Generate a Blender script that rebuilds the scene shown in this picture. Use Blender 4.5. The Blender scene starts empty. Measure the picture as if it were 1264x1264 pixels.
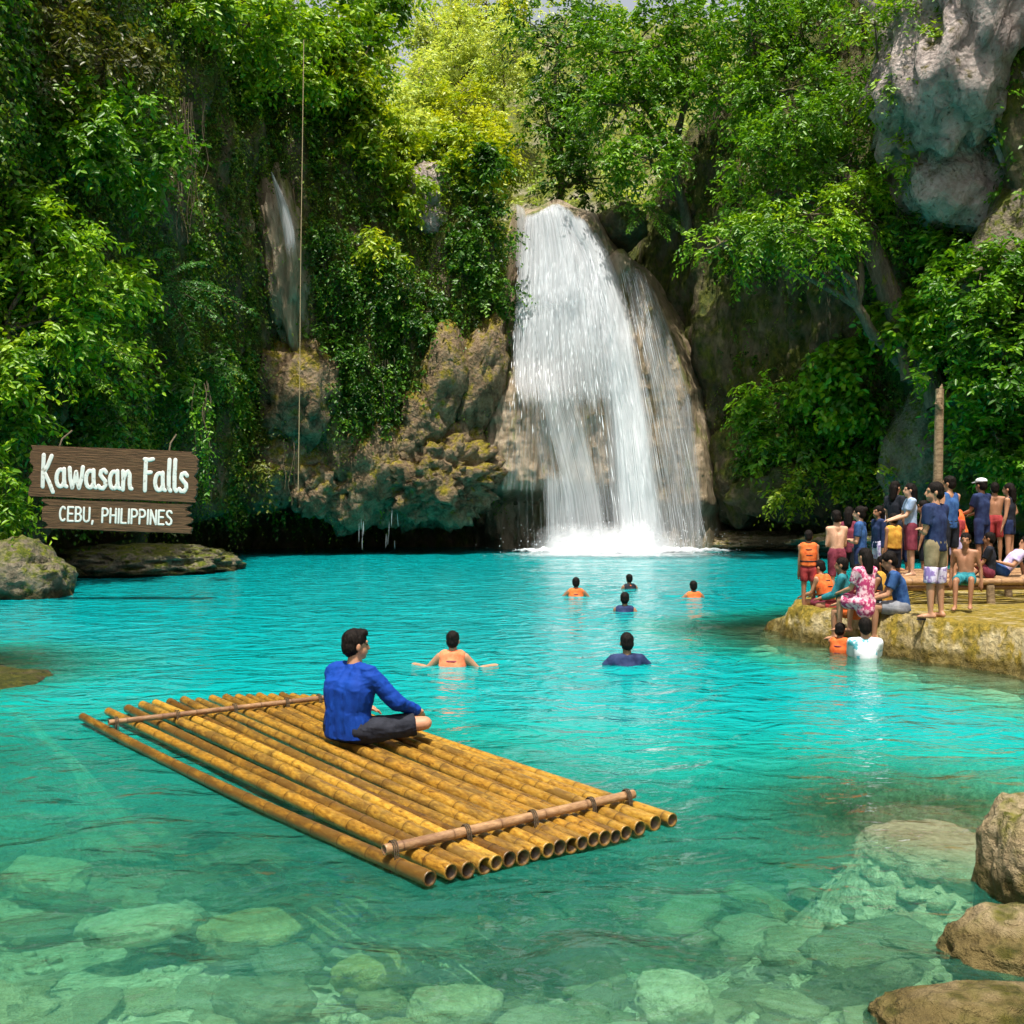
import bpy, bmesh, math, random
import numpy as np
from mathutils import Vector, Matrix

# ------------------------------------------------------------------ camera, sky, sun, exposure
scene = bpy.context.scene
COL = scene.collection
cam_d = bpy.data.cameras.new('camera')
cam = bpy.data.objects.new('camera', cam_d)
COL.objects.link(cam)
cam.location = (0, 0, 2.0)
cam.rotation_euler = (math.radians(90), 0, 0)
cam_d.sensor_width = 36
cam_d.lens = 36
cam_d.shift_y = -7 / 1264
cam_d.clip_start = 0.05
cam_d.clip_end = 600
scene.camera = cam

SUN_DIR = Vector((-0.03, -0.34, 1.0)).normalized()      # towards the sun
world = bpy.data.worlds.new('World')
scene.world = world
world.use_nodes = True
wn = world.node_tree
wn.nodes.clear()
w_out = wn.nodes.new('ShaderNodeOutputWorld')
w_bg = wn.nodes.new('ShaderNodeBackground')
w_sky = wn.nodes.new('ShaderNodeTexSky')
w_sky.sky_type = 'NISHITA'
w_sky.sun_disc = False
w_sky.sun_elevation = math.asin(SUN_DIR.z)
w_sky.sun_rotation = math.atan2(SUN_DIR.x, SUN_DIR.y)
w_sky.dust_density = 10.0
w_sky.air_density = 1.0
w_sky.ozone_density = 1.0
w_bg.inputs['Strength'].default_value = 0.10
w_mix = wn.nodes.new('ShaderNodeMixRGB')
w_mix.inputs[0].default_value = 0.45
w_mix.inputs[2].default_value = (6.4, 6.6, 6.8, 1)
wn.links.new(w_sky.outputs[0], w_mix.inputs[1])
wn.links.new(w_mix.outputs[0], w_bg.inputs['Color'])
wn.links.new(w_bg.outputs[0], w_out.inputs['Surface'])

sun_d = bpy.data.lights.new('sun', 'SUN')
sun_d.energy = 5.0
sun_d.angle = math.radians(0.55)
sun_d.color = (1.0, 0.94, 0.84)
sun = bpy.data.objects.new('sun', sun_d)
COL.objects.link(sun)
sun.rotation_euler = (-SUN_DIR).to_track_quat('-Z', 'Y').to_euler()

vs = scene.view_settings
vs.view_transform = 'Standard'
vs.look = 'None'
vs.gamma = 1
vs.use_curve_mapping = False
vs.exposure = 0.5
cy = scene.cycles
cy.max_bounces = 5
cy.diffuse_bounces = 2
cy.glossy_bounces = 2
cy.transmission_bounces = 3
cy.transparent_max_bounces = 14
cy.caustics_reflective = False
cy.caustics_refractive = False
cy.sample_clamp_indirect = 6
cy.use_denoising = True
cy.use_adaptive_sampling = True
cy.adaptive_threshold = 0.025
cy.adaptive_min_samples = 16

# ------------------------------------------------------------------ helpers
rng = np.random.default_rng(7)
random.seed(7)
F = 1264.0
HZ = 625.0
CH = 2.0

def at(x, y, d):
    """point at distance d seen at photograph pixel (x, y)"""
    return np.array([(x - 632) / F * d, d, CH + (HZ - y) / F * d])

def on(x, y, z=0.0):
    """point at height z seen at photograph pixel (x, y)"""
    return at(x, y, (CH - z) * F / (y - HZ))

def topx(P):
    P = np.asarray(P, float)
    return 632 + F * P[..., 0] / P[..., 1], HZ - F * (P[..., 2] - CH) / P[..., 1]

def sstep(a, b, x):
    t = np.clip((np.asarray(x, float) - a) / (b - a), 0, 1)
    return t * t * (3 - 2 * t)

def _hash(ix, iy, iz, seed):
    h = (ix.astype(np.int64) * 374761393 + iy.astype(np.int64) * 668265263 + iz.astype(np.int64) * 2147483647 + seed * 974711) & 0xffffffff
    h = ((h ^ (h >> 13)) * 1274126177) & 0xffffffff
    h = ((h ^ (h >> 16)) * 2246822519) & 0xffffffff
    return ((h ^ (h >> 15)) & 0xffff) / 32767.5 - 1.0

def vnoise(P, seed=0):
    P = np.asarray(P, float)
    i = np.floor(P).astype(np.int64)
    f = P - i
    f = f * f * f * (f * (f * 6 - 15) + 10)
    r = 0
    for dx in (0, 1):
        wx = f[..., 0] if dx else 1 - f[..., 0]
        for dy in (0, 1):
            wy = f[..., 1] if dy else 1 - f[..., 1]
            for dz in (0, 1):
                wz = f[..., 2] if dz else 1 - f[..., 2]
                r = r + wx * wy * wz * _hash(i[..., 0] + dx, i[..., 1] + dy, i[..., 2] + dz, seed)
    return r

def fbm(P, octv=4, seed=0, ridge=False):
    P = np.asarray(P, float)
    a, s, r = 1.0, 0.0, 0
    for o in range(octv):
        n = vnoise(P, seed + o * 17)
        if ridge:
            n = 1 - 2 * np.abs(n)
        r = r + a * n
        s += a
        a *= 0.5
        P = P * 2.03 + 11.3
    return r / s

def np_mesh(name, V, Q=None, T=None, mat=None, smooth=True, attrs=None, uv=None):
    me = bpy.data.meshes.new(name)
    V = np.asarray(V, np.float32).reshape(-1, 3)
    loops, starts = [], []
    n = 0
    if Q is not None and len(Q):
        Q = np.asarray(Q, np.int32)
        loops.append(Q.ravel()); starts.append(np.arange(len(Q)) * 4); n = len(Q) * 4
    if T is not None and len(T):
        T = np.asarray(T, np.int32)
        loops.append(T.ravel()); starts.append(n + np.arange(len(T)) * 3)
    loops = np.concatenate(loops); starts = np.concatenate(starts)
    me.vertices.add(len(V)); me.vertices.foreach_set('co', V.ravel())
    me.loops.add(len(loops)); me.loops.foreach_set('vertex_index', loops)
    me.polygons.add(len(starts)); me.polygons.foreach_set('loop_start', starts.astype(np.int32))
    me.update(calc_edges=True)
    me.validate()
    if smooth:
        me.polygons.foreach_set('use_smooth', np.ones(len(me.polygons), bool))
    for k, v in (attrs or {}).items():
        a = me.attributes.new(k, 'FLOAT', 'POINT')
        a.data.foreach_set('value', np.asarray(v, np.float32).ravel())
    if uv is not None:
        l = me.uv_layers.new(name='UVMap')
        l.data.foreach_set('uv', np.asarray(uv, np.float32)[loops].ravel())
    if mat:
        me.materials.append(mat)
    return me

def link(name, data, parent=None, loc=None):
    o = bpy.data.objects.new(name, data)
    COL.objects.link(o)
    if parent is not None:
        o.parent = parent
    if loc is not None:
        o.location = loc
    return o

def tag(o, label=None, cat=None, group=None, kind=None):
    if label: o['label'] = label
    if cat: o['category'] = cat
    if group: o['group'] = group
    if kind: o['kind'] = kind
    return o

def thing(name, label, cat, loc, group=None):
    o = link(name, None, None, loc)
    o.empty_display_size = 0.2
    return tag(o, label, cat, group)

def grid_quads(nu, nv):
    i = np.arange(nu - 1)[:, None] * nv + np.arange(nv - 1)[None, :]
    return np.stack([i, i + nv, i + nv + 1, i + 1], -1).reshape(-1, 4)

def norm(v):
    v = np.asarray(v, float)
    return v / np.maximum(np.linalg.norm(v, axis=-1, keepdims=True), 1e-9)

# ------------------------------------------------------------------ materials
def new_mat(name):
    m = bpy.data.materials.new(name)
    m.use_nodes = True
    m.node_tree.nodes.clear()
    return m, m.node_tree.nodes, m.node_tree.links

def nd(ns, t, **kw):
    n = ns.new(t)
    for k, v in kw.items():
        if hasattr(n, k) and k not in ('inputs',):
            setattr(n, k, v)
        else:
            n.inputs[k].default_value = v
    return n

def ramp(ns, stops):
    r = ns.new('ShaderNodeValToRGB')
    e = r.color_ramp.elements
    e[0].position, e[0].color = stops[0][0], (*stops[0][1], 1)
    e[1].position, e[1].color = stops[-1][0], (*stops[-1][1], 1)
    for p, c in stops[1:-1]:
        x = e.new(p); x.color = (*c, 1)
    return r

def g(v):
    return (v, v, v)

def leaf_mat(name, dark, mid, light, rough=0.42, trans=0.32, tr_boost=(1.5, 1.35, 0.6)):
    m, ns, ls = new_mat(name)
    a = nd(ns, 'ShaderNodeAttribute', attribute_name='tint')
    r = ramp(ns, [(0.0, dark), (0.5, mid), (1.0, light)])
    ls.new(a.outputs['Fac'], r.inputs[0])
    p = nd(ns, 'ShaderNodeBsdfPrincipled', Roughness=rough)
    p.inputs['Specular IOR Level'].default_value = 0.45
    ls.new(r.outputs[0], p.inputs['Base Color'])
    t = nd(ns, 'ShaderNodeBsdfTranslucent')
    mx = nd(ns, 'ShaderNodeMix', data_type='RGBA', blend_type='MULTIPLY')
    mx.inputs[0].default_value = 1
    mx.inputs[7].default_value = (*tr_boost, 1)
    ls.new(r.outputs[0], mx.inputs[6])
    ls.new(mx.outputs[2], t.inputs['Color'])
    ms = nd(ns, 'ShaderNodeMixShader')
    ms.inputs[0].default_value = trans
    ls.new(p.outputs[0], ms.inputs[1]); ls.new(t.outputs[0], ms.inputs[2])
    o = ns.new('ShaderNodeOutputMaterial')
    ls.new(ms.outputs[0], o.inputs[0])
    return m

def rock_mat(name, cols, moss=0.0, moss_cols=((0.035, 0.06, 0.006), (0.16, 0.17, 0.012)), scale=1.0, bump=0.5, rough=0.85, pits=0.0, wet=False, cracks=0.0, vert=1.0, spec=0.3):
    m, ns, ls = new_mat(name)
    tc = ns.new('ShaderNodeTexCoord')
    mp = ns.new('ShaderNodeMapping')
    mp.inputs['Scale'].default_value = (1, 1, vert)
    ls.new(tc.outputs['Object'], mp.inputs[0])
    n1 = nd(ns, 'ShaderNodeTexNoise', Scale=0.9 * scale, Detail=3.0, Roughness=0.62)
    n2 = nd(ns, 'ShaderNodeTexNoise', Scale=6.0 * scale, Detail=5.0, Roughness=0.7)
    vo = nd(ns, 'ShaderNodeTexVoronoi', Scale=5.0 * scale)
    for n in (n1, n2, vo):
        ls.new(mp.outputs[0], n.inputs['Vector'])
    r1 = ramp(ns, [(0.28, cols[0]), (0.5, cols[1]), (0.72, cols[2])])
    ad = nd(ns, 'ShaderNodeMath', operation='MULTIPLY_ADD')
    ad.inputs[1].default_value = 0.55; 
    ls.new(n2.outputs[0], ad.inputs[0])
    ml = nd(ns, 'ShaderNodeMath', operation='MULTIPLY'); ml.inputs[1].default_value = 0.55
    ls.new(n1.outputs[0], ml.inputs[0]); ls.new(ml.outputs[0], ad.inputs[2])
    ls.new(ad.outputs[0], r1.inputs[0])
    col = r1.outputs[0]
    if pits > 0:
        rp = ramp(ns, [(0.05, g(0.25)), (0.28, g(1.0))])
        v2 = nd(ns, 'ShaderNodeTexVoronoi', Scale=3.2 * scale); v2.feature = 'F1'
        nm = nd(ns, 'ShaderNodeMixRGB', blend_type='ADD'); nm.inputs[0].default_value = 0.35
        ls.new(mp.outputs[0], nm.inputs[1]); ls.new(n2.outputs['Color'], nm.inputs[2])
        ls.new(nm.outputs[0], v2.inputs['Vector'])
        ls.new(v2.outputs['Distance'], rp.inputs[0])
        mm = nd(ns, 'ShaderNodeMixRGB', blend_type='MULTIPLY'); mm.inputs[0].default_value = pits
        ls.new(col, mm.inputs[1]); ls.new(rp.outputs[0], mm.inputs[2])
        col = mm.outputs[0]
    crk = None
    if cracks > 0:
        dc = nd(ns, 'ShaderNodeMixRGB', blend_type='ADD'); dc.inputs[0].default_value = 0.9
        ls.new(mp.outputs[0], dc.inputs[1]); ls.new(n1.outputs['Color'], dc.inputs[2])
        vc = nd(ns, 'ShaderNodeTexVoronoi', Scale=cracks); vc.feature = 'DISTANCE_TO_EDGE'
        ls.new(dc.outputs[0], vc.inputs['Vector'])
        crk = ramp(ns, [(0.0, g(0.0)), (0.05, g(1.0))])
        ls.new(vc.outputs['Distance'], crk.inputs[0])
        cm = nd(ns, 'ShaderNodeMixRGB', blend_type='MULTIPLY'); cm.inputs[0].default_value = 0.4
        ls.new(col, cm.inputs[1]); ls.new(crk.outputs[0], cm.inputs[2]); col = cm.outputs[0]
    if moss > 0:
        ge = ns.new('ShaderNodeNewGeometry')
        sx = ns.new('ShaderNodeSeparateXYZ'); ls.new(ge.outputs['Normal'], sx.inputs[0])
        n3 = nd(ns, 'ShaderNodeTexNoise', Scale=1.7 * scale, Detail=3.0, Roughness=0.7)
        ls.new(mp.outputs[0], n3.inputs['Vector'])
        a1 = nd(ns, 'ShaderNodeMath', operation='MULTIPLY_ADD'); a1.inputs[1].default_value = 0.16
        ls.new(sx.outputs[2], a1.inputs[0]); ls.new(n3.outputs[0], a1.inputs[2])
        rm = ramp(ns, [(0.62 - moss * 0.4, g(0.0)), (0.78 - moss * 0.4, g(1.0))])
        ls.new(a1.outputs[0], rm.inputs[0])
        rc = ramp(ns, [(0.35, moss_cols[0]), (0.65, moss_cols[1])])
        ls.new(n2.outputs[0], rc.inputs[0])
        mm = nd(ns, 'ShaderNodeMixRGB')
        ls.new(rm.outputs[0], mm.inputs[0]); ls.new(col, mm.inputs[1]); ls.new(rc.outputs[0], mm.inputs[2])
        col = mm.outputs[0]
    p = nd(ns, 'ShaderNodeBsdfPrincipled', Roughness=rough)
    p.inputs['Specular IOR Level'].default_value = spec
    if wet:                                   # wet, algae-stained band just above the waterline
        gw = ns.new('ShaderNodeNewGeometry'); sw = ns.new('ShaderNodeSeparateXYZ'); ls.new(gw.outputs['Position'], sw.inputs[0])
        wn_ = nd(ns, 'ShaderNodeMath', operation='MULTIPLY_ADD'); wn_.inputs[1].default_value = -0.30
        ls.new(n1.outputs[0], wn_.inputs[0]); ls.new(sw.outputs[2], wn_.inputs[2])
        rw = nd(ns, 'ShaderNodeMapRange'); rw.inputs[1].default_value = -0.02; rw.inputs[2].default_value = 0.06; rw.inputs[3].default_value = 1.0; rw.inputs[4].default_value = 0.0
        ls.new(wn_.outputs[0], rw.inputs[0])
        mw = nd(ns, 'ShaderNodeMixRGB', blend_type='MULTIPLY'); mw.inputs[2].default_value = (0.42, 0.40, 0.24, 1)
        ls.new(rw.outputs[0], mw.inputs[0]); ls.new(col, mw.inputs[1])
        col = mw.outputs[0]
    ls.new(col, p.inputs['Base Color'])
    b1 = nd(ns, 'ShaderNodeBump', Strength=bump, Distance=0.15 / scale)
    hs = nd(ns, 'ShaderNodeMath', operation='MULTIPLY_ADD'); hs.inputs[1].default_value = 0.5
    ls.new(vo.outputs['Distance'], hs.inputs[0]); ls.new(n2.outputs[0], hs.inputs[2])
    if crk is not None:
        h2 = nd(ns, 'ShaderNodeMath', operation='MULTIPLY_ADD'); h2.inputs[1].default_value = 0.35
        ls.new(crk.outputs[0], h2.inputs[0]); ls.new(hs.outputs[0], h2.inputs[2]); hs = h2
    ls.new(hs.outputs[0], b1.inputs['Height'])
    ls.new(b1.outputs[0], p.inputs['Normal'])
    o = ns.new('ShaderNodeOutputMaterial'); ls.new(p.outputs[0], o.inputs[0])
    return m

def plain_mat(name, c1, c2=None, rough=0.7, scale=8.0, bump=0.0, spec=0.35, stretch=(1, 1, 1), detail=5.0, sheen=0.0, lo=0.35, hi=0.65):
    m, ns, ls = new_mat(name)
    tc = ns.new('ShaderNodeTexCoord')
    mp = ns.new('ShaderNodeMapping'); mp.inputs['Scale'].default_value = stretch
    ls.new(tc.outputs['Object'], mp.inputs[0])
    n = nd(ns, 'ShaderNodeTexNoise', Scale=scale, Detail=detail, Roughness=0.6)
    ls.new(mp.outputs[0], n.inputs['Vector'])
    r = ramp(ns, [(lo, c1), (hi, c2 or tuple(min(1, v * 1.25) for v in c1))])
    ls.new(n.outputs[0], r.inputs[0])
    p = nd(ns, 'ShaderNodeBsdfPrincipled', Roughness=rough)
    p.inputs['Specular IOR Level'].default_value = spec
    if sheen: p.inputs['Sheen Weight'].default_value = sheen
    ls.new(r.outputs[0], p.inputs['Base Color'])
    if bump:
        b = nd(ns, 'ShaderNodeBump', Strength=bump, Distance=0.02)
        ls.new(n.outputs[0], b.inputs['Height']); ls.new(b.outputs[0], p.inputs['Normal'])
    o = ns.new('ShaderNodeOutputMaterial'); ls.new(p.outputs[0], o.inputs[0])
    return m

M = {}
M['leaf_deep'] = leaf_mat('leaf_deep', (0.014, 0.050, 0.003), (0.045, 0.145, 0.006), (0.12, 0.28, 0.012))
M['leaf_mid'] = leaf_mat('leaf_mid', (0.024, 0.09, 0.003), (0.078, 0.225, 0.006), (0.20, 0.39, 0.012))
M['leaf_bright'] = leaf_mat('leaf_bright', (0.045, 0.14, 0.003), (0.14, 0.31, 0.006), (0.31, 0.48, 0.014))
M['leaf_yellow'] = leaf_mat('leaf_yellow', (0.10, 0.19, 0.003), (0.26, 0.39, 0.008), (0.48, 0.54, 0.02))
M['leaf_olive'] = leaf_mat('leaf_olive', (0.045, 0.050, 0.008), (0.085, 0.11, 0.012), (0.17, 0.20, 0.02))
M['leaf_ivy'] = leaf_mat('leaf_ivy', (0.012, 0.055, 0.004), (0.045, 0.145, 0.008), (0.13, 0.29, 0.015))
M['leaf_haze'] = leaf_mat('leaf_haze', (0.12, 0.22, 0.02), (0.30, 0.43, 0.06), (0.50, 0.60, 0.15), trans=0.4)  # haze and sun over the far slope put into paler, duller leaf colours
M['leaf_drape'] = leaf_mat('leaf_drape', (0.030, 0.062, 0.004), (0.10, 0.18, 0.008), (0.25, 0.34, 0.014))
M['leaf_fern'] = leaf_mat('leaf_fern', (0.016, 0.10, 0.02), (0.065, 0.21, 0.04), (0.16, 0.36, 0.08))
M['cliff'] = rock_mat('cliff', ((0.035, 0.028, 0.016), (0.095, 0.075, 0.042), (0.19, 0.15, 0.09)), moss=0.55, moss_cols=((0.02, 0.035, 0.004), (0.10, 0.11, 0.010)), scale=0.7, bump=0.8, vert=0.6)
M['tufa'] = rock_mat('tufa', ((0.09, 0.065, 0.035), (0.22, 0.165, 0.10), (0.36, 0.29, 0.20)), moss=0.12, scale=0.8, bump=0.7, vert=0.25, rough=0.55, spec=0.5)
M['hang_rock'] = rock_mat('hang_rock', ((0.04, 0.026, 0.013), (0.16, 0.11, 0.06), (0.33, 0.25, 0.165)), moss=0.25, moss_cols=((0.07, 0.065, 0.005), (0.28, 0.22, 0.012)), scale=1.1, bump=1.0, pits=0.5, cracks=0.55)
M['limestone'] = rock_mat('limestone', ((0.20, 0.16, 0.14), (0.40, 0.335, 0.305), (0.56, 0.49, 0.46)), moss=0.08, moss_cols=((0.05, 0.05, 0.01), (0.16, 0.13, 0.03)), scale=1.1, bump=1.0, pits=0.95, cracks=0.3)
M['shore_rock'] = rock_mat('shore_rock', ((0.10, 0.075, 0.035), (0.29, 0.225, 0.125), (0.48, 0.40, 0.26)), moss=0.12, moss_cols=((0.06, 0.07, 0.008), (0.16, 0.15, 0.02)), scale=2.2, bump=1.0, pits=0.5, wet=True)
M['ledge'] = rock_mat('ledge', ((0.13, 0.10, 0.04), (0.36, 0.29, 0.14), (0.55, 0.47, 0.28)), moss=0.30, moss_cols=((0.12, 0.10, 0.010), (0.34, 0.24, 0.03)), scale=2.0, bump=1.0, pits=0.6, wet=True)
M['dark_rock'] = rock_mat('dark_rock', ((0.05, 0.045, 0.03), (0.15, 0.125, 0.085), (0.29, 0.25, 0.18)), moss=0.26, scale=1.8, bump=1.0, pits=0.5, wet=True)
M['bed'] = rock_mat('bed', ((0.07, 0.07, 0.03), (0.46, 0.42, 0.24), (0.90, 0.84, 0.56)), moss=0.0, scale=2.2, bump=1.0, pits=0.6)
M['stone'] = rock_mat('stone', ((0.28, 0.25, 0.15), (0.58, 0.53, 0.36), (0.86, 0.80, 0.60)), moss=0.0, scale=3.0, bump=0.9, pits=0.4)
def vary(m, cols):
    ns, ls = m.node_tree.nodes, m.node_tree.links
    p = next(n for n in ns if n.type == 'BSDF_PRINCIPLED')
    src = p.inputs['Base Color'].links[0].from_socket
    oi = ns.new('ShaderNodeObjectInfo'); r = ramp(ns, cols); r.color_ramp.interpolation = 'LINEAR'
    mm = nd(ns, 'ShaderNodeMixRGB', blend_type='MULTIPLY'); mm.inputs[0].default_value = 1
    ls.new(oi.outputs['Random'], r.inputs[0]); ls.new(src, mm.inputs[1]); ls.new(r.outputs[0], mm.inputs[2]); ls.new(mm.outputs[0], p.inputs['Base Color'])
vary(M['stone'], [(0.0, (0.30, 0.29, 0.22)), (0.3, (0.62, 0.60, 0.48)), (0.6, (1.0, 0.94, 0.72)), (0.8, (0.75, 0.62, 0.32)), (1.0, (1.0, 1.0, 0.92))])
M['slab'] = rock_mat('slab', ((0.16, 0.12, 0.06), (0.36, 0.29, 0.17), (0.56, 0.48, 0.32)), scale=2.6, bump=1.0, pits=0.4)
M['hill'] = rock_mat('hill', ((0.04, 0.05, 0.015), (0.12, 0.12, 0.06), (0.36, 0.32, 0.27)), moss=0.4, scale=0.5, bump=0.5)
M['bark'] = rock_mat('bark', ((0.035, 0.028, 0.018), (0.095, 0.075, 0.05), (0.20, 0.16, 0.11)), moss=0.25, scale=3.0, bump=0.9, vert=0.3)
M['root'] = plain_mat('root', (0.05, 0.038, 0.02), (0.12, 0.09, 0.05), scale=12)
M['rope'] = plain_mat('rope', (0.30, 0.22, 0.12), (0.46, 0.35, 0.20), scale=60, bump=0.4)

def water_mat():
    m, ns, ls = new_mat('pool_water')
    geo = ns.new('ShaderNodeNewGeometry')
    at_ = nd(ns, 'ShaderNodeAttribute', attribute_name='depth')
    # body: fine lime in suspension, thicker where the water is deeper
    sq = nd(ns, 'ShaderNodeMath', operation='MULTIPLY')
    ls.new(at_.outputs['Fac'], sq.inputs[0]); ls.new(at_.outputs['Fac'], sq.inputs[1])
    ex = nd(ns, 'ShaderNodeMath', operation='MULTIPLY_ADD'); ex.inputs[1].default_value = -0.38; ex.inputs[2].default_value = -0.01
    ls.new(sq.outputs[0], ex.inputs[0])
    e2 = nd(ns, 'ShaderNodeMath', operation='EXPONENT'); ls.new(ex.outputs[0], e2.inputs[0])
    murk = nd(ns, 'ShaderNodeMath', operation='SUBTRACT'); murk.inputs[0].default_value = 1.0
    ls.new(e2.outputs[0], murk.inputs[1])
    rc = ramp(ns, [(0.1, (0.03, 0.28, 0.20)), (0.5, (0.010, 0.31, 0.25)), (0.8, (0.004, 0.33, 0.29)), (1.0, (0.002, 0.31, 0.335))])
    ls.new(murk.outputs[0], rc.inputs[0])
    nz = nd(ns, 'ShaderNodeTexNoise', Scale=0.35, Detail=3.0)
    ls.new(geo.outputs['Position'], nz.inputs['Vector'])
    hv = nd(ns, 'ShaderNodeHueSaturation')
    mr = nd(ns, 'ShaderNodeMapRange'); mr.inputs[3].default_value = 0.78; mr.inputs[4].default_value = 1.18
    ls.new(nz.outputs[0], mr.inputs[0]); ls.new(mr.outputs[0], hv.inputs['Value'])
    ls.new(rc.outputs[0], hv.inputs['Color'])
    # ripples
    mp = ns.new('ShaderNodeMapping'); mp.inputs['Scale'].default_value = (0.85, 1.2, 1)
    ls.new(geo.outputs['Position'], mp.inputs[0])
    n1 = nd(ns, 'ShaderNodeTexNoise', Scale=2.1, Detail=3.0, Roughness=0.45, Distortion=0.7)
    n2 = nd(ns, 'ShaderNodeTexNoise', Scale=9.0, Detail=2.0, Roughness=0.5, Distortion=0.4)
    for n in (n1, n2):
        ls.new(mp.outputs[0], n.inputs['Vector'])
    ma = nd(ns, 'ShaderNodeMath', operation='MULTIPLY_ADD'); ma.inputs[1].default_value = 0.15
    ls.new(n2.outputs[0], ma.inputs[0]); ls.new(n1.outputs[0], ma.inputs[2])
    b = nd(ns, 'ShaderNodeBump', Strength=0.8, Distance=0.095)
    ls.new(ma.outputs[0], b.inputs['Height'])
    b2 = nd(ns, 'ShaderNodeBump', Strength=1.0, Distance=0.13)
    ls.new(ma.outputs[0], b2.inputs['Height'])
    df = ns.new('ShaderNodeBsdfDiffuse')
    ls.new(hv.outputs[0], df.inputs['Color']); ls.new(b2.outputs[0], df.inputs['Normal'])
    # the water swallows red first, so what lies deeper looks greener
    cc = ns.new('ShaderNodeCombineColor')
    for i_, k_ in enumerate((-0.62, -0.02, -0.15)):
        e_a = nd(ns, 'ShaderNodeMath', operation='MULTIPLY'); e_a.inputs[1].default_value = k_
        ls.new(at_.outputs['Fac'], e_a.inputs[0])
        e_b = nd(ns, 'ShaderNodeMath', operation='EXPONENT'); ls.new(e_a.outputs[0], e_b.inputs[0]); ls.new(e_b.outputs[0], cc.inputs[i_])
    tr = ns.new('ShaderNodeBsdfTransparent'); ls.new(cc.outputs[0], tr.inputs[0])
    rf = nd(ns, 'ShaderNodeBsdfRefraction', IOR=1.33, Roughness=0.0); ls.new(cc.outputs[0], rf.inputs[0])
    ls.new(b.outputs[0], rf.inputs['Normal'])
    m1 = nd(ns, 'ShaderNodeMixShader'); m1.inputs[0].default_value = 0.24
    ls.new(tr.outputs[0], m1.inputs[1]); ls.new(rf.outputs[0], m1.inputs[2])
    m2 = nd(ns, 'ShaderNodeMixShader')
    ls.new(murk.outputs[0], m2.inputs[0]); ls.new(m1.outputs[0], m2.inputs[1]); ls.new(df.outputs[0], m2.inputs[2])
    gl = nd(ns, 'ShaderNodeBsdfGlossy', Roughness=0.05)
    ls.new(b.outputs[0], gl.inputs['Normal'])
    fr = nd(ns, 'ShaderNodeFresnel', IOR=1.33); ls.new(b.outputs[0], fr.inputs['Normal'])
    fm = nd(ns, 'ShaderNodeMath', operation='MULTIPLY'); fm.inputs[1].default_value = 1.0
    ls.new(fr.outputs[0], fm.inputs[0])
    m3 = nd(ns, 'ShaderNodeMixShader')
    ls.new(fm.outputs[0], m3.inputs[0]); ls.new(m2.outputs[0], m3.inputs[1]); ls.new(gl.outputs[0], m3.inputs[2])
    o = ns.new('ShaderNodeOutputMaterial'); ls.new(m3.outputs[0], o.inputs[0])
    return m
M['water'] = water_mat()

def fall_mat(name, us, vs_, col=(0.86, 0.90, 0.95), seed=0.0, soft=0.22):
    """falling water: streaked opacity along the flow, 'cover' says how dense it is"""
    m, ns, ls = new_mat(name)
    uv = ns.new('ShaderNodeUVMap'); uv.uv_map = 'UVMap'
    mp = ns.new('ShaderNodeMapping'); mp.inputs['Scale'].default_value = (us, vs_, 1); mp.inputs['Location'].default_value = (seed, seed * 2.3, seed)
    ls.new(uv.outputs[0], mp.inputs[0])
    n1 = nd(ns, 'ShaderNodeTexNoise', Scale=1.0, Detail=6.0, Roughness=0.68, Distortion=0.25)
    ls.new(mp.outputs[0], n1.inputs['Vector'])
    a = nd(ns, 'ShaderNodeAttribute', attribute_name='cover')
    ad = nd(ns, 'ShaderNodeMath', operation='ADD'); ls.new(n1.outputs[0], ad.inputs[0]); ls.new(a.outputs['Fac'], ad.inputs[1])
    r = nd(ns, 'ShaderNodeMapRange'); r.inputs[1].default_value = 1.0 - soft; r.inputs[2].default_value = 1.0 + soft
    r.clamp = True
    ls.new(ad.outputs[0], r.inputs[0])
    d = nd(ns, 'ShaderNodeBsdfPrincipled', Roughness=0.35); d.inputs['Base Color'].default_value = (*col, 1)
    bm_ = nd(ns, 'ShaderNodeBump', Strength=0.8, Distance=0.25)
    ls.new(n1.outputs[0], bm_.inputs['Height']); ls.new(bm_.outputs[0], d.inputs['Normal'])
    t = nd(ns, 'ShaderNodeBsdfTranslucent'); t.inputs[0].default_value = (*col, 1)
    ms = nd(ns, 'ShaderNodeMixShader'); ms.inputs[0].default_value = 0.3
    ls.new(d.outputs[0], ms.inputs[1]); ls.new(t.outputs[0], ms.inputs[2])
    tp = ns.new('ShaderNodeBsdfTransparent')
    mx = nd(ns, 'ShaderNodeMixShader')
    ls.new(r.outputs[0], mx.inputs[0]); ls.new(tp.outputs[0], mx.inputs[1]); ls.new(ms.outputs[0], mx.inputs[2])
    o = ns.new('ShaderNodeOutputMaterial'); ls.new(mx.outputs[0], o.inputs[0])
    return m
M['fall_a'] = fall_mat('fall_a', 38, 0.9, seed=1.0, soft=0.30)
M['fall_b'] = fall_mat('fall_b', 55, 1.9, seed=5.0, soft=0.36)
M['fall_c'] = fall_mat('fall_c', 26, 0.6, seed=9.0, soft=0.36)
M['mist'] = fall_mat('mist', 5, 1.5, seed=13.0, soft=0.55)
M['foam'] = fall_mat('foam', 26, 7.0, seed=3.0, soft=0.3)
M['strand'] = plain_mat('strand', (0.80, 0.85, 0.92), (0.92, 0.95, 0.98), rough=0.3, scale=3)

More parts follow.
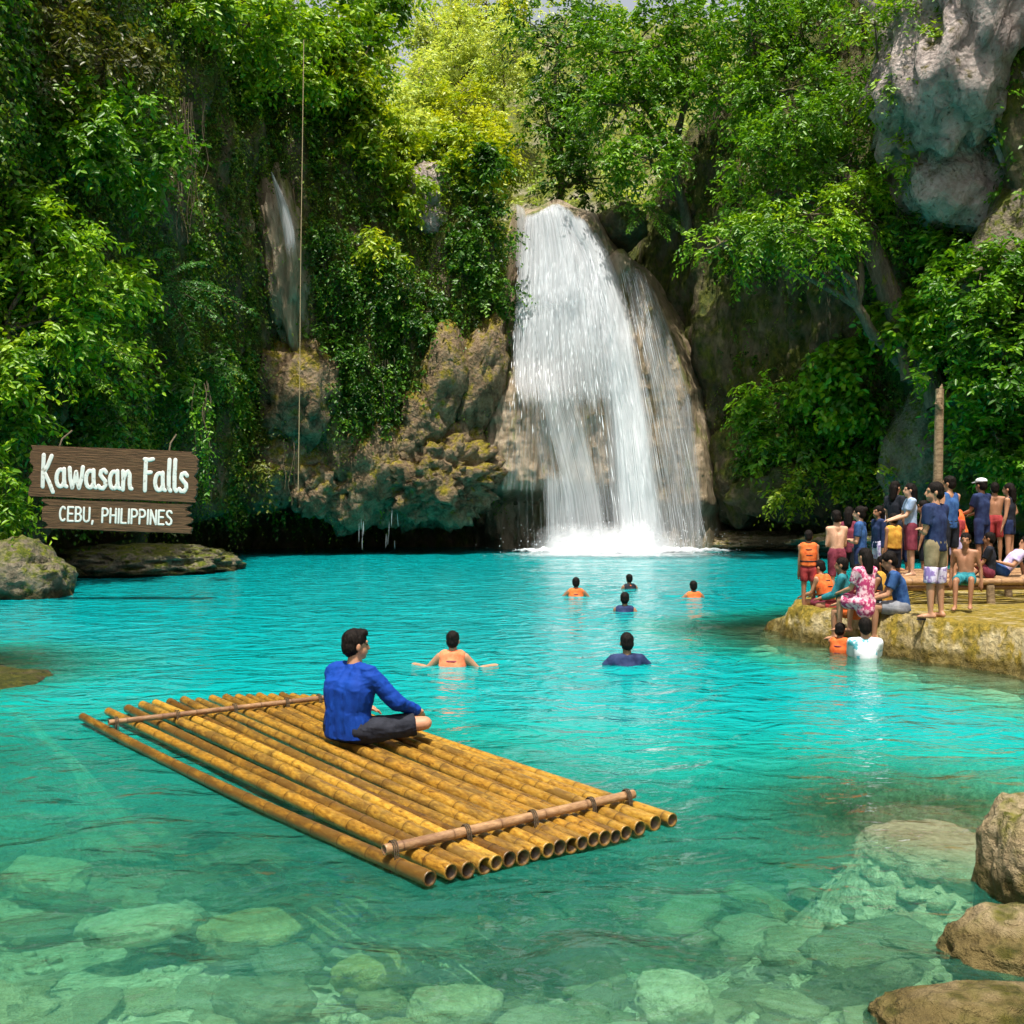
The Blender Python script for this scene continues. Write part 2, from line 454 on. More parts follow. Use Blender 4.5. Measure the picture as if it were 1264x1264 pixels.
def bamboo_mat(name, c_dark, c_mid, c_light, stain):
    m, ns, ls = new_mat(name)
    tc = ns.new('ShaderNodeTexCoord')
    oi = ns.new('ShaderNodeObjectInfo')
    mp = ns.new('ShaderNodeMapping'); mp.inputs['Scale'].default_value = (1.3, 4.0, 4.0)
    sh = ns.new('ShaderNodeVectorMath'); sh.operation = 'MULTIPLY_ADD'
    sh.inputs[1].default_value = (40, 40, 40)
    cx = ns.new('ShaderNodeCombineXYZ')
    for i in range(3): ls.new(oi.outputs['Random'], cx.inputs[i])
    ls.new(cx.outputs[0], sh.inputs[0]); ls.new(tc.outputs['Object'], sh.inputs[2])
    ls.new(sh.outputs[0], mp.inputs[0])
    n1 = nd(ns, 'ShaderNodeTexNoise', Scale=2.6, Detail=7.0, Roughness=0.65)
    n2 = nd(ns, 'ShaderNodeTexNoise', Scale=14.0, Detail=5.0, Roughness=0.7)
    n3 = nd(ns, 'ShaderNodeTexNoise', Scale=0.9, Detail=2.0)
    for n in (n1, n2, n3): ls.new(mp.outputs[0], n.inputs['Vector'])
    r1 = ramp(ns, [(0.36, c_dark), (0.48, c_mid), (0.64, c_light)])
    s = nd(ns, 'ShaderNodeMath', operation='MULTIPLY_ADD'); s.inputs[1].default_value = 0.5
    h = nd(ns, 'ShaderNodeMath', operation='MULTIPLY'); h.inputs[1].default_value = 0.5
    ls.new(n2.outputs[0], s.inputs[0]); ls.new(n1.outputs[0], h.inputs[0]); ls.new(h.outputs[0], s.inputs[2])
    ls.new(s.outputs[0], r1.inputs[0])
    rs = ramp(ns, [(0.44, g(0.0)), (0.62, g(1.0))])
    pr = nd(ns, 'ShaderNodeMath', operation='MULTIPLY_ADD'); pr.inputs[1].default_value = 0.22; 
    ls.new(oi.outputs['Random'], pr.inputs[0]); 
    sub = nd(ns, 'ShaderNodeMath', operation='SUBTRACT'); sub.inputs[1].default_value = 0.10
    ls.new(n1.outputs[0], sub.inputs[0]); ls.new(sub.outputs[0], pr.inputs[2])
    ls.new(pr.outputs[0], rs.inputs[0])
    mx = nd(ns, 'ShaderNodeMixRGB'); mx.inputs[2].default_value = (*stain, 1)
    fs = nd(ns, 'ShaderNodeMath', operation='MULTIPLY'); fs.inputs[1].default_value = 0.8
    ls.new(rs.outputs[0], fs.inputs[0]); ls.new(fs.outputs[0], mx.inputs[0]); ls.new(r1.outputs[0], mx.inputs[1])
    an = nd(ns, 'ShaderNodeAttribute', attribute_name='node')
    m2 = nd(ns, 'ShaderNodeMixRGB'); m2.inputs[2].default_value = (stain[0] * 0.6, stain[1] * 0.6, stain[2] * 0.6, 1)
    nf = nd(ns, 'ShaderNodeMath', operation='MULTIPLY'); nf.inputs[1].default_value = 0.8
    ls.new(an.outputs['Fac'], nf.inputs[0]); ls.new(nf.outputs[0], m2.inputs[0]); ls.new(mx.outputs[0], m2.inputs[1])
    p = nd(ns, 'ShaderNodeBsdfPrincipled', Roughness=0.33); p.inputs['Specular IOR Level'].default_value = 0.5
    ls.new(m2.outputs[0], p.inputs['Base Color'])
    b = nd(ns, 'ShaderNodeBump', Strength=0.35, Distance=0.01); ls.new(n2.outputs[0], b.inputs['Height']); ls.new(b.outputs[0], p.inputs['Normal'])
    o = ns.new('ShaderNodeOutputMaterial'); ls.new(p.outputs[0], o.inputs[0])
    return m
M['bamboo'] = bamboo_mat('bamboo', (0.14, 0.062, 0.012), (0.46, 0.26, 0.034), (0.70, 0.48, 0.10), (0.075, 0.034, 0.012))
M['bamboo_pale'] = bamboo_mat('bamboo_pale', (0.16, 0.085, 0.04), (0.36, 0.21, 0.10), (0.54, 0.35, 0.19), (0.13, 0.06, 0.03))
vary(M['bamboo'], [(0.0, (0.52, 0.46, 0.42)), (0.25, (0.98, 0.95, 0.88)), (0.5, (0.76, 0.68, 0.60)), (0.75, (1.0, 1.0, 1.0)), (1.0, (0.55, 0.45, 0.40))])
M['sign_wood'] = plain_mat('sign_wood', (0.045, 0.022, 0.010), (0.17, 0.088, 0.040), rough=0.75, scale=5, bump=0.8, stretch=(0.6, 4, 7), detail=9, lo=0.3, hi=0.72)
M['paint_white'] = plain_mat('paint_white', (0.30, 0.25, 0.19), (0.74, 0.73, 0.70), rough=0.75, scale=11, detail=7, lo=0.30, hi=0.42)
M['deck_wood'] = plain_mat('deck_wood', (0.13, 0.085, 0.045), (0.34, 0.25, 0.15), rough=0.8, scale=5, bump=0.5, stretch=(0.5, 5, 5), detail=7)
M['lash'] = plain_mat('lash', (0.04, 0.028, 0.016), (0.10, 0.07, 0.04), rough=0.8, scale=40, bump=0.4)
# ------------------------------------------------------------------ cliffs round the pool
CT = np.array([  # x, y, height, cave depth, cave ceiling
    (-15.0, 1, 24, 0.8, 1.2), (-14.2, 12, 25, 1.0, 1.2), (-13.4, 22, 26, 1.2, 1.4), (-12.8, 30, 27, 1.3, 1.6), (-12.0, 37, 29, 1.6, 1.8),
    (-10.6, 41, 27.5, 5.5, 2.0), (-8.3, 42.5, 22.9, 7, 2.3), (-6.8, 43, 20.9, 7, 2.3), (-5.4, 43.4, 18.3, 7, 2.2), (-4.0, 44.0, 16.3, 7, 2.6), (-3.0, 44.7, 18.0, 7, 2.6), (-1.9, 45.5, 18.7, 6, 3.2),
    (-0.7, 46.8, 16.3, 5, 3.2), (2, 49.5, 14.2, 3, 2.0), (5, 50.0, 15, 2, 1.2), (7.5, 49.5, 20, 1.5, 1.2), (10, 47.5, 25, 1.8, 1.6),
    (13, 44.5, 27, 2.6, 1.8), (15.5, 41, 28, 2.6, 1.6), (17.4, 35.5, 28, 2, 1.5), (19.2, 27, 28, 1.5, 1.4), (20.4, 16, 26, 1, 1.2), (21, 3, 24, 1, 1.2)], float)

def catmull(C, n):
    t = np.linspace(0, len(C) - 1.0001, n)
    i = t.astype(int); f = (t - i)[:, None]
    p = lambda k: C[np.clip(i + k, 0, len(C) - 1)]
    p0, p1, p2, p3 = p(-1), p(0), p(1), p(2)
    return 0.5 * (2 * p1 + (p2 - p0) * f + (2 * p0 - 5 * p1 + 4 * p2 - p3) * f ** 2 + (3 * p1 - p0 - 3 * p2 + p3) * f ** 3)

def build_wall():
    raw = catmull(CT, 4000)
    seg = np.r_[0, np.cumsum(np.linalg.norm(np.diff(raw[:, :2], axis=0), axis=1))]
    nu, nv = 540, 170
    s = np.linspace(0, seg[-1], nu)
    c = np.stack([np.interp(s, seg, raw[:, k]) for k in range(5)], 1)
    tg = norm(np.gradient(c[:, :2], axis=0))
    nrm = np.stack([tg[:, 1], -tg[:, 0]], 1)             # towards the pool
    v = np.linspace(0, 1, nv)[None, :]
    H = c[:, 2:3] + 0.5 * fbm(np.stack([s * 0.45, s * 0, s * 0], 1), 3, 5)[:, None]
    cut = 0.84
    z = np.where(v < cut, -3.5 + (H + 3.5) * (v / cut), H + (v - cut) / (1 - cut) * 1.6)
    back = np.where(v < cut, 0, (v - cut) / (1 - cut) * 9.0)
    S = np.repeat(s[:, None], nv, 1)
    off = np.zeros_like(z)
    zc = c[:, 4:5] + 0.9 * fbm(np.stack([S[:, :1] * 0.5, S[:, :1] * 0, S[:, :1] * 0 + 3], -1), 3, 9)
    off -= c[:, 3:4] * sstep(0.45, -0.15, z - zc + 0.3)
    zr = np.clip(z / H, 0, 1.2)
    off += 0.9 * np.sin(np.clip(zr, 0, 1) * math.pi) - 0.9 * zr ** 2
    off -= 1.5 * sstep(-2.2, 0.3, z - H)
    nn = np.stack([S * 0.42, z * 0.10, S * 0 + 1.5], -1)
    off += 1.5 * fbm(nn, 4, 21) * sstep(-1, 3, z)
    off += 0.8 * fbm(np.stack([S * 1.5, z * 0.22, S * 0], -1), 3, 33) * sstep(0, 4, z)
    x = c[:, 0:1] + nrm[:, 0:1] * (off - back); y = c[:, 1:2] + nrm[:, 1:2] * (off - back)
    P = np.stack([x, y, z], -1)
    n3 = np.stack([nrm[:, 0:1] + 0 * z, nrm[:, 1:2] + 0 * z, 0 * z], -1)
    P = P + n3 * (0.75 * fbm(P * 0.42, 4, 41) + 0.28 * fbm(P * 1.3, 4, 45, True))[..., None]
    P[..., 2] += 0.4 * fbm(P * 0.6, 3, 51)
    return P, s
WP, WS = build_wall()
du = np.gradient(WP, axis=0); dv = np.gradient(WP, axis=1)
WN = norm(np.cross(du, dv))
if (WN[270, 80, 1] > 0):
    WN = -WN
wx, wy = topx(np.where(WP[..., 1:2] > 1, WP, 1))

def wall_d(x, y, r=12):
    m = (np.abs(wx - x) < r) & (np.abs(wy - y) < r) & (WP[..., 1] > 5)
    return float(np.percentile(WP[..., 1][m], 12)) if m.any() else None

def wall_piece(name, a, b):
    sub = WP[a:b]
    me = np_mesh(name, sub.reshape(-1, 3), grid_quads(b - a, sub.shape[1]), mat=M['cliff'])
    return tag(link(name, me), kind='structure')
iA = int(np.argmin(np.abs(WP[:, 60, 0] + 11.6) + np.abs(WP[:, 60, 1] - 41.5)))
iB = int(np.argmin(np.abs(WP[:, 60, 0] - 7.5) + np.abs(WP[:, 60, 1] - 49)))
wall_piece('cliff_left', 0, iA + 1)
wall_piece('cliff_back', iA, iB + 1)
wall_piece('cliff_right', iB, WP.shape[0])

# ------------------------------------------------------------------ wooded slope behind the falls
hx = np.linspace(-34, 44, 90); hy = np.linspace(50, 104, 70)
HX, HY = np.meshgrid(hx, hy, indexing='ij')
def hill_z(x, y):
    z = 11.5 + np.minimum(y - 50, 27 + 0.05 * (y - 77)) * 0.98 + 2.5 * fbm(np.stack([x * 0.08, y * 0.08, x * 0], -1), 3, 61)
    dip = np.exp(-((x + 9.5 + (y - 70) * 0.10) / 2.6) ** 2) * sstep(58, 72, y)
    return z - 9.0 * dip - 3.0 * np.exp(-((x - 3) / 3.5) ** 2) * sstep(66, 50, y)
HZZ = hill_z(HX, HY) + 0.7 * fbm(np.stack([HX * 0.5, HY * 0.5, HX * 0], -1), 3, 65)
HPT = np.stack([HX, HY, HZZ], -1)
tag(link('hillside', np_mesh('hillside', HPT.reshape(-1, 3), grid_quads(90, 70), mat=M['hill'])), kind='structure')

# ------------------------------------------------------------------ pool bed and water
LEDGE = np.array([on(940, 776)[:2], on(1000, 793)[:2], on(1100, 809)[:2], on(1180, 822)[:2], on(1290, 842)[:2], (6.6, 10.2), (9.5, 9.6), (14, 10), (19, 12), (19, 24), (12, 24), (9, 21), (6.2, 18.6)])

def poly_dist(x, y, poly):
    d = np.full(x.shape, 1e9); inside = np.zeros(x.shape, bool)
    n = len(poly)
    for i in range(n):
        a, b = poly[i], poly[(i + 1) % n]
        ab = b - a
        t = np.clip(((x - a[0]) * ab[0] + (y - a[1]) * ab[1]) / (ab @ ab), 0, 1)
        d = np.minimum(d, np.hypot(x - a[0] - t * ab[0], y - a[1] - t * ab[1]))
        c = ((a[1] > y) != (b[1] > y)) & (x < (b[0] - a[0]) * (y - a[1]) / (b[1] - a[1] + 1e-12) + a[0])
        inside ^= c
    return np.where(inside, -d, d)

def smin(a, b, k=5.0):
    m = np.minimum(a, b)
    return m - np.log(np.exp(-k * (a - m)) + np.exp(-k * (b - m))) / k + 0.0

def bed_depth(x, y):
    x = np.asarray(x, float); y = np.asarray(y, float)
    d = 0.55 + 0.55 * sstep(3.5, 7.5, y) + 1.7 * sstep(6.2, 11.5, y + 0.25 * x) + 0.9 * sstep(11, 20, y)
    d = d + 0.16 * fbm(np.stack([x * 0.7, y * 0.7, x * 0], -1), 4, 71)
    sh = poly_dist(x, y, LEDGE)
    d = smin(d, 0.22 + 0.75 * np.maximum(sh, 0) ** 1.4)
    d = smin(d, 0.36 + 0.85 * np.hypot(x - 3.5, (y - 4.2) * 0.8) ** 1.3)
    d = smin(d, 0.10 + 0.9 * np.maximum(np.hypot((x + 8.2) * 0.8, y - 12.4) - 1.0, 0) ** 1.4)
    sl = on(1172, 1020)
    d = smin(d, 0.18 + 1.25 * np.maximum(np.hypot((x - sl[0]), (y - sl[1] - 0.1)) - 0.42, 0))
    return np.maximum(d, 0.10)

gx = np.linspace(-18, 24, 220)
gy = np.r_[np.linspace(-2, 12, 170), np.linspace(12.3, 64, 50)]
BX, BY = np.meshgrid(gx, gy, indexing='ij')
BZ = -bed_depth(BX, BY) + 0.05 * fbm(np.stack([BX * 2.2, BY * 2.2, BX * 0], -1), 3, 77, True)
tag(link('pool_bed', np_mesh('pool_bed', np.stack([BX, BY, BZ], -1).reshape(-1, 3), grid_quads(len(gx), len(gy)), mat=M['bed'])), kind='structure')

gx = np.linspace(-17, 22, 310)
gy = np.r_[np.linspace(-2, 3.4, 12), np.geomspace(3.5, 62, 310)]
BX, BY = np.meshgrid(gx, gy, indexing='ij')
fade = 1 / (1 + BY / 30)
WZ = 0.016 * fbm(np.stack([BX * 1.1, BY * 1.6, BX * 0], -1), 3, 81) + 0.012 * fbm(np.stack([BX * 3.1, BY * 4.2, BX * 0 + 4], -1), 2, 85) * fade
# rings running out from the falls
rf = np.hypot(BX - 4.3, BY - 43.5)
WZ += 0.03 * np.sin(rf * 2.6 + 2 * fbm(np.stack([BX * 0.3, BY * 0.3, BX * 0], -1), 2, 88)) * np.exp(-rf / 9)
for sx_, sy_ in ((558, 823), (775, 822), (711, 736), (778, 727), (771, 756), (857, 738), (1037, 806), (1068, 812)):
    c_ = on(sx_, sy_)
    rr_ = np.hypot(BX - c_[0], BY - c_[1])
    WZ += 0.022 * np.sin(rr_ * 8.5 + 1.5 * fbm(np.stack([BX * 1.2, BY * 1.2, BX * 0], -1), 2, 89)) * np.exp(-rr_ / 0.9)
dep = bed_depth(BX, BY) + 0.0
tag(link('water', np_mesh('water', np.stack([BX, BY, WZ], -1).reshape(-1, 3), grid_quads(len(gx), len(gy)), mat=M['water'], attrs={'depth': dep})), kind='structure')

# ------------------------------------------------------------------ rocks
def ico(sub):
    bm = bmesh.new(); bmesh.ops.create_icosphere(bm, subdivisions=sub, radius=1)
    V = np.array([v.co[:] for v in bm.verts]); T = np.array([[v.index for v in f.verts] for f in bm.faces]); bm.free()
    return V, T
ICO = {k: ico(k) for k in (1, 2, 3, 4, 5)}

def rock_mesh(name, rad, mat, seed=0, sub=4, rough=0.28, freq=1.3, fine=0.08, square=0.0, flat_top=0.0):
    V, T = ICO[sub]
    V = V.copy()
    if square:
        V = V / (np.abs(V) ** (2 + square * 6)).sum(1, keepdims=True) ** (1 / (2 + square * 6))
    n = fbm(V * freq + seed * 3.7, 4, seed + 100)
    n2 = fbm(V * freq * 4 + seed, 4, seed + 130, True)
    V = V * (1 + rough * n + fine * n2)[:, None]
    if flat_top:
        V[:, 2] = np.where(V[:, 2] > flat_top, flat_top + (V[:, 2] - flat_top) * 0.18, V[:, 2])
    return np_mesh(name, V * np.asarray(rad), T=T, mat=mat)

def rock(name, label, cat, loc, rad, mat, seed, group=None, rot=(0, 0, 0), **kw):
    o = link(name, rock_mesh(name, rad, M[mat], seed, **kw), None, loc)
    o.rotation_euler = rot
    return tag(o, label, cat, group)

# limestone hanging over the cave and beside the falls
def wall_rock(name, label, x, y, rx, ry, mat, seed, proud=0.35, rd=None, **kw):
    d = wall_d(x, y) or 45
    k = d / F
    rad = (rx * k, (rd or 0.8 * (rx + ry) / 2 * k), ry * k)
    kw.setdefault('sub', 4)
    return rock(name, label, 'rock', at(x, y, d + rad[1] * (0.5 - proud)), rad, mat, seed, **kw)
wall_rock('hanging_rock', 'brown lumpy limestone rock bulging below the thin rope', 366, 488, 46, 64, 'hang_rock', 3, 0.3, rough=0.34, freq=1.9, fine=0.2)
wall_rock('hanging_rock', 'tall grey-brown tongue of limestone hanging under dark ivy left of the falls', 546, 478, 30, 74, 'hang_rock', 8, 0.5, rot=(0, 0.14, 0), rough=0.26, freq=1.9, fine=0.2)
wall_rock('hanging_rock', 'yellow mossy limestone tongue close against the side of the falls', 590, 470, 28, 78, 'hang_rock', 11, 0.3, rot=(0, 0.25, 0), rough=0.28, freq=1.8, fine=0.18)
wall_rock('hanging_rock', 'rounded yellow-brown rock hanging over the cave, drips running off it', 455, 588, 46, 66, 'hang_rock', 15, 0.25, rot=(0, 0.5, 0), rough=0.3, freq=1.7, fine=0.2)
wall_rock('hanging_rock', 'wide fissured rock block hanging low over the cave mouth', 532, 592, 68, 50, 'hang_rock', 19, 0.2, sub=5, rough=0.5, freq=2.4, fine=0.4, rot=(0, -0.15, 0))
wall_rock('hanging_rock', 'mossy dark bulge of rock over the cave beside the hanging roots', 345, 572, 64, 46, 'hang_rock', 23, 0.0, rough=0.4, freq=2.0, fine=0.2)
wall_rock('hanging_rock', 'shadowed mossy rock filling the cave roof between the rounded rock and the rope', 412, 560, 42, 50, 'hang_rock', 24, 0.0, rough=0.4, freq=2.0, fine=0.22)
jag = [(318, 596, 30, 26, 'dark knob of rock at the outer corner of the cave roof'), (386, 604, 26, 30, 'short pointed rock hanging over the cave below the rope'), (425, 618, 22, 34, 'narrow pointed rock hanging beside the dripping rock'), (492, 560, 30, 34, 'blocky rock wedged above the low fissured block'),
       (508, 625, 26, 24, 'ragged rock edge hanging off the fissured block'), (565, 560, 28, 40, 'brown rock spur under the yellow mossy tongue'), (580, 618, 22, 26, 'small rock tooth over the cave beside the falls'), (548, 632, 24, 16, 'low rock lip just above the cave water'), (520, 520, 24, 30, 'mossy knob between the grey tongue and the ivy')]
for i, (x, y, rx, ry, lab) in enumerate(jag):
    wall_rock('hanging_rock', lab, x, y, rx, ry, 'hang_rock', 240 + i * 7, 0.55, rough=0.5, freq=1.8, fine=0.3, rot=(0, 0.3 * math.sin(i * 2.0), 0), square=0.1)
rock('rock_outcrop', 'dark round rock at the lip right beside the falls', 'rock', at(765, 283, 48.5), (1.2, 1.8, 1.0), 'cliff', 27, sub=4, rough=0.3, freq=1.8)
rock('rock_outcrop', 'smooth tan rock dome next to the top of the side stream', 'rock', at(762, 335, 46.8), (0.75, 1.0, 1.0), 'tufa', 28, sub=4, rough=0.2)
# right cliff limestone
wall_rock('limestone_outcrop', 'tall pale grey pitted limestone face high on the right cliff', 1214, 5, 108, 205, 'limestone', 31, 0.35, rd=3.0, rot=(0, 0.12, 0.35), rough=0.30, freq=2.6, fine=0.22, square=0.35, sub=5)
wall_rock('limestone_boulder', 'rounded pale limestone boulder jutting out below the pitted face', 1190, 228, 58, 52, 'limestone', 34, 0.9, rot=(0, 0.4, 0), rough=0.42, freq=1.3, fine=0.2, square=0.15)
wall_rock('limestone_outcrop', 'brown sloping rock shoulder right of the pale boulder', 1262, 305, 55, 110, 'dark_rock', 36, 0.3, rot=(0, 0.5, 0), rough=0.3, fine=0.18)
wall_rock('rock_outcrop', 'mossy swelling foot of the right cliff above the waterline shelf', 1010, 598, 105, 46, 'cliff', 38, 0.2, rough=0.3, freq=1.8, fine=0.16)
wall_rock('rock_outcrop', 'mossy rounded rock at the corner between the falls and the right cliff', 920, 580, 42, 66, 'cliff', 39, 0.3, rough=0.28, freq=1.7, fine=0.16)
wall_rock('rock_outcrop', 'leaning brown rock slab behind the wooden post', 1135, 545, 36, 84, 'dark_rock', 40, 0.5, rot=(0, 0.35, 0), rough=0.28, freq=1.6, fine=0.16)
rock('rock_shelf', 'low tan rock shelf at the waterline right of the falls', 'rock', at(945, 668, 47), (3.4, 1.4, 0.45), 'shore_rock', 41, sub=5, rough=0.3, fine=0.14)
rock('rock_shelf', 'dark low shelf along the water behind the crowd', 'rock', at(1120, 672, 40), (4.0, 1.6, 0.5), 'dark_rock', 42, sub=5, rough=0.3, fine=0.14)
# left shore
rock('rock_shelf', 'long tan undercut rock shelf at the waterline below the sign', 'rock', at(180, 694, 31.5), (2.8, 2.4, 0.6), 'dark_rock', 44, rot=(0, 0, 0.9), sub=5, rough=0.28, fine=0.16)
rock('boulder', 'grey pitted boulder with moss at the water under the sign', 'boulder', on(20, 738) + np.array([-0.3, 0.5, 0.28]), (1.25, 1.0, 0.92), 'dark_rock', 47, sub=5, rough=0.22, fine=0.12)
rock('submerged_rock', 'low brown rock barely breaking the water off the left bank', 'rock', on(5, 845) + np.array([-0.45, 0.2, -0.10]), (0.80, 0.95, 0.20), 'dark_rock', 49, sub=4, rough=0.25)
# right foreground
rock('boulder', 'upright pale rock with dark moss on its wet foot', 'boulder', on(1284, 1112) + np.array([0.06, 0.1, 0.03]), (0.27, 0.30, 0.43), 'shore_rock', 52, sub=5, rough=0.2, fine=0.1, square=0.15)
rock('boulder', 'wet brown rock at the water below the upright mossy rock', 'boulder', on(1262, 1180) + np.array([0.03, 0.05, -0.02]), (0.36, 0.26, 0.20), 'shore_rock', 54, sub=5, rough=0.22, fine=0.08)
rock('boulder', 'flat tan rock rising from the shallows in the corner', 'boulder', on(1205, 1268) + np.array([0.04, 0.02, -0.02]), (0.43, 0.22, 0.155), 'shore_rock', 56, sub=5, rough=0.22, fine=0.08)
rock('submerged_rock', 'broad pale rock lying just below the surface near the upright rock', 'rock', on(1172, 1020) + np.array([0, 0.1, -0.25]), (0.48, 0.50, 0.20), 'slab', 58, sub=5, rough=0.3, freq=1.6, fine=0.09, flat_top=0.6)

# ledge the bathers stand on
def build_ledge():
    nx, ny = 150, 140
    X, Y = np.meshgrid(np.linspace(3.4, 20, nx), np.linspace(9, 25, ny), indexing='ij')
    sd = poly_dist(X, Y, LEDGE) + 0.22 * fbm(np.stack([X * 1.6, Y * 1.6, X * 0], -1), 4, 91)
    tip = sstep(18.5, 13.2, Y) * 0.14
    Z = -1.6 + (1.98 + tip) * sstep(0.26, -0.10, sd) + 0.06 * fbm(np.stack([X * 1.3, Y * 1.3, X * 0], -1), 4, 93) + 0.07 * fbm(np.stack([X * 4, Y * 4, X * 0], -1), 4, 95, True) * sstep(-0.9, -0.1, sd)
    Z = Z - 2.6 * sstep(0.25, 0.8, sd)
    tp_ = np.hypot(X - LEDGE[0][0], Y - LEDGE[0][1])
    Z = np.where(Z > 0, Z * (0.35 + 0.65 * sstep(0.0, 1.3, tp_)), Z)
    X = X + 0.06 * fbm(np.stack([X * 3, Y * 3, Z * 4], -1), 3, 97); Y = Y + 0.06 * fbm(np.stack([X * 3, Y * 3, Z * 4 + 9], -1), 3, 98)
    me = np_mesh('rock_ledge', np.stack([X, Y, Z], -1).reshape(-1, 3), grid_quads(nx, ny), mat=M['ledge'])
    o = link('rock_ledge', me)
    return tag(o, 'flat yellow-mossed limestone ledge carrying the crowd of bathers', 'rock ledge')
build_ledge()
def ledge_top(x, y):
    return 0.38 + float(sstep(18.5, 13.2, y)) * 0.14

# stones lying on the bed
big = [(320, 1142, 0.34, 0.20, 'large flat oval stone under clear water below the raft', 1), (830, 1222, 0.22, 0.16, 'round greenish stone under water straight below the raft corner', 2),
       (165, 1135, 0.36, 0.2, 'long pale slab on the pool bed beside the oval stone', 3), (690, 1165, 0.24, 0.15, 'pale flat stone under water in front of the raft tip', 4), (60, 1075, 0.40, 0.26, 'wide pale slab lying deep on the bed', 5),
       (330, 1225, 0.26, 0.18, 'mottled stone on the bed nearer the shallows than the oval stone', 6), (560, 1235, 0.24, 0.17, 'yellowish stone on the shallow bed', 7), (1000, 1170, 0.34, 0.2, 'broad pale stone on the bed near the shore rocks', 8), (160, 1030, 0.42, 0.28, 'wide pale slab under the green water beside the long bamboo', 9), (455, 1190, 0.22, 0.15, 'grey slab tilted against the oval stone', 10)]
for x, y, a, b, lab, sd in big:
    p = on(x, y, -0.35)
    z = -float(bed_depth(np.array(p[0]), np.array(p[1])))
    p = on(x, y, z + 0.1)
    rock('submerged_stone', lab, 'stone', (p[0], p[1], z + 0.06), (a, b, 0.12 + 0.02 * (sd % 3)), 'stone', 200 + sd, rot=(0.1 * math.sin(sd), 0.1 * math.cos(sd), 0.5 * math.sin(sd * 2.1)), sub=4, rough=0.34, freq=1.5, fine=0.08, flat_top=0.5)
protos = [rock_mesh('pool_stone', (1, 0.72, 0.40), M['stone'], 300 + k, sub=3, rough=0.45, freq=1.5, fine=0.10, flat_top=0.5, square=0.1) for k in range(12)]
for k in range(270):
    px_ = rng.uniform(-60, 1150); py_ = 905 + 420 * rng.random() ** 0.7
    p = on(px_, py_, -0.7)
    z = -float(bed_depth(np.array(p[0]), np.array(p[1])))
    p = on(px_, py_, z)
    s = 0.05 + 0.24 * rng.random() ** 2.6
    o = link('pool_stone', protos[k % 12], None, (p[0], p[1], z + s * 0.15))
    o.scale = (s * rng.uniform(0.8, 1.5), s, s * rng.uniform(0.6, 1.0)); o.rotation_euler = (rng.uniform(-.2, .2), rng.uniform(-.2, .2), rng.uniform(0, 6.28))
    tag(o, 'small pale stone lying on the bed in the clear shallows', 'stone', 'small stones on the pool bed')

n_ = 2600
gxy = np.stack([on(x_, y_, -0.6)[:2] for x_, y_ in zip(rng.uniform(-80, 1230, n_), 930 + 400 * rng.random(n_) ** 0.6)])
gz = -bed_depth(gxy[:, 0], gxy[:, 1])
gs = 0.012 + 0.045 * rng.random(n_) ** 2
V_, T_g = ICO[1]
sq_ = np.stack([rng.uniform(0.8, 1.6, n_), rng.uniform(0.7, 1.2, n_), rng.uniform(0.4, 0.8, n_)], 1)
W_ = np.concatenate([gxy, gz[:, None] + gs[:, None] * 0.3], 1)[:, None, :] + (V_[None] + 0.25 * rng.normal(size=(n_, len(V_), 3))) * (gs[:, None] * sq_)[:, None, :]
tag(link('gravel', np_mesh('gravel', W_.reshape(-1, 3), T=(T_g[None] + (np.arange(n_) * len(V_))[:, None, None]).reshape(-1, 3), mat=M['bed'])), 'loose pale gravel scattered between the stones on the pool bed', 'gravel', kind='stuff')

# ------------------------------------------------------------------ the falls: tufa dome and falling water
def interp(tab):
    a = np.array(tab, float)
    return lambda y: np.interp(y, a[:, 0], a[:, 1])
xL = interp([(250, 646), (262, 641), (300, 632), (360, 620), (420, 610), (460, 600), (520, 588), (570, 577), (610, 573), (690, 610)])
xR = interp([(250, 735), (275, 752), (320, 782), (350, 804), (420, 842), (480, 864), (560, 881), (640, 888), (690, 890)])
def fall_d(x, y):
    x = np.asarray(x, float); y = np.asarray(y, float)
    t = (y - 262) / 410
    c = (xL(y) + xR(y)) / 2; w = (xR(y) - xL(y)) / 2
    u = (x - c) / w
    d = 47.4 - 2.3 * t - 1.5 * (1 - np.clip(u, -1.6, 1.6) ** 2)
    d -= 1.0 * sstep(440, 500, y) * sstep(730, 640, x)                      # tufa skirt at the left
    d -= 0.7 * np.exp(-((x - 800) / 22.) ** 2) * sstep(300, 380, y)          # rib
    return d
def lip(X):      # the dipped lip the water slides over
    return 6 * np.sin((X - 640) / 95 * 9.4) + 26 * sstep(715, 760, X)
def build_tufa():
    nu, nv = 150, 190
    U, Y = np.meshgrid(np.linspace(-1.12, 1.12, nu), np.linspace(252, 695, nv), indexing='ij')
    c = (xL(Y) + xR(Y)) / 2; w = (xR(Y) - xL(Y)) / 2
    X = c + U * w
    Y = Y + lip(X) * sstep(345, 262, Y)
    d = fall_d(X, Y) + 2.2 * sstep(0.86, 1.12, np.abs(U)) + 1.8 * sstep(268, 250, Y)
    P0 = np.stack([X * 0.035, Y * 0.008, X * 0], -1)
    d = d - 0.55 * fbm(P0 * 1.4, 4, 401) - 0.30 * fbm(np.stack([X * 0.12, Y * 0.03, X * 0], -1), 4, 405, True)
    cave = sstep(596, 622, Y + 10 * fbm(np.stack([X * 0.05, X * 0, X * 0], -1), 3, 409)) * sstep(790, 740, X)
    d = d + 4.2 * cave
    low = sstep(620, 640, Y) * sstep(740, 800, X) * 0.8
    d = d + low
    P = np.stack([(X - 632) / F * d, d, CH + (HZ - Y) / F * d], -1)
    return np_mesh('tufa_dome', P.reshape(-1, 3), grid_quads(nu, nv), mat=M['tufa'])
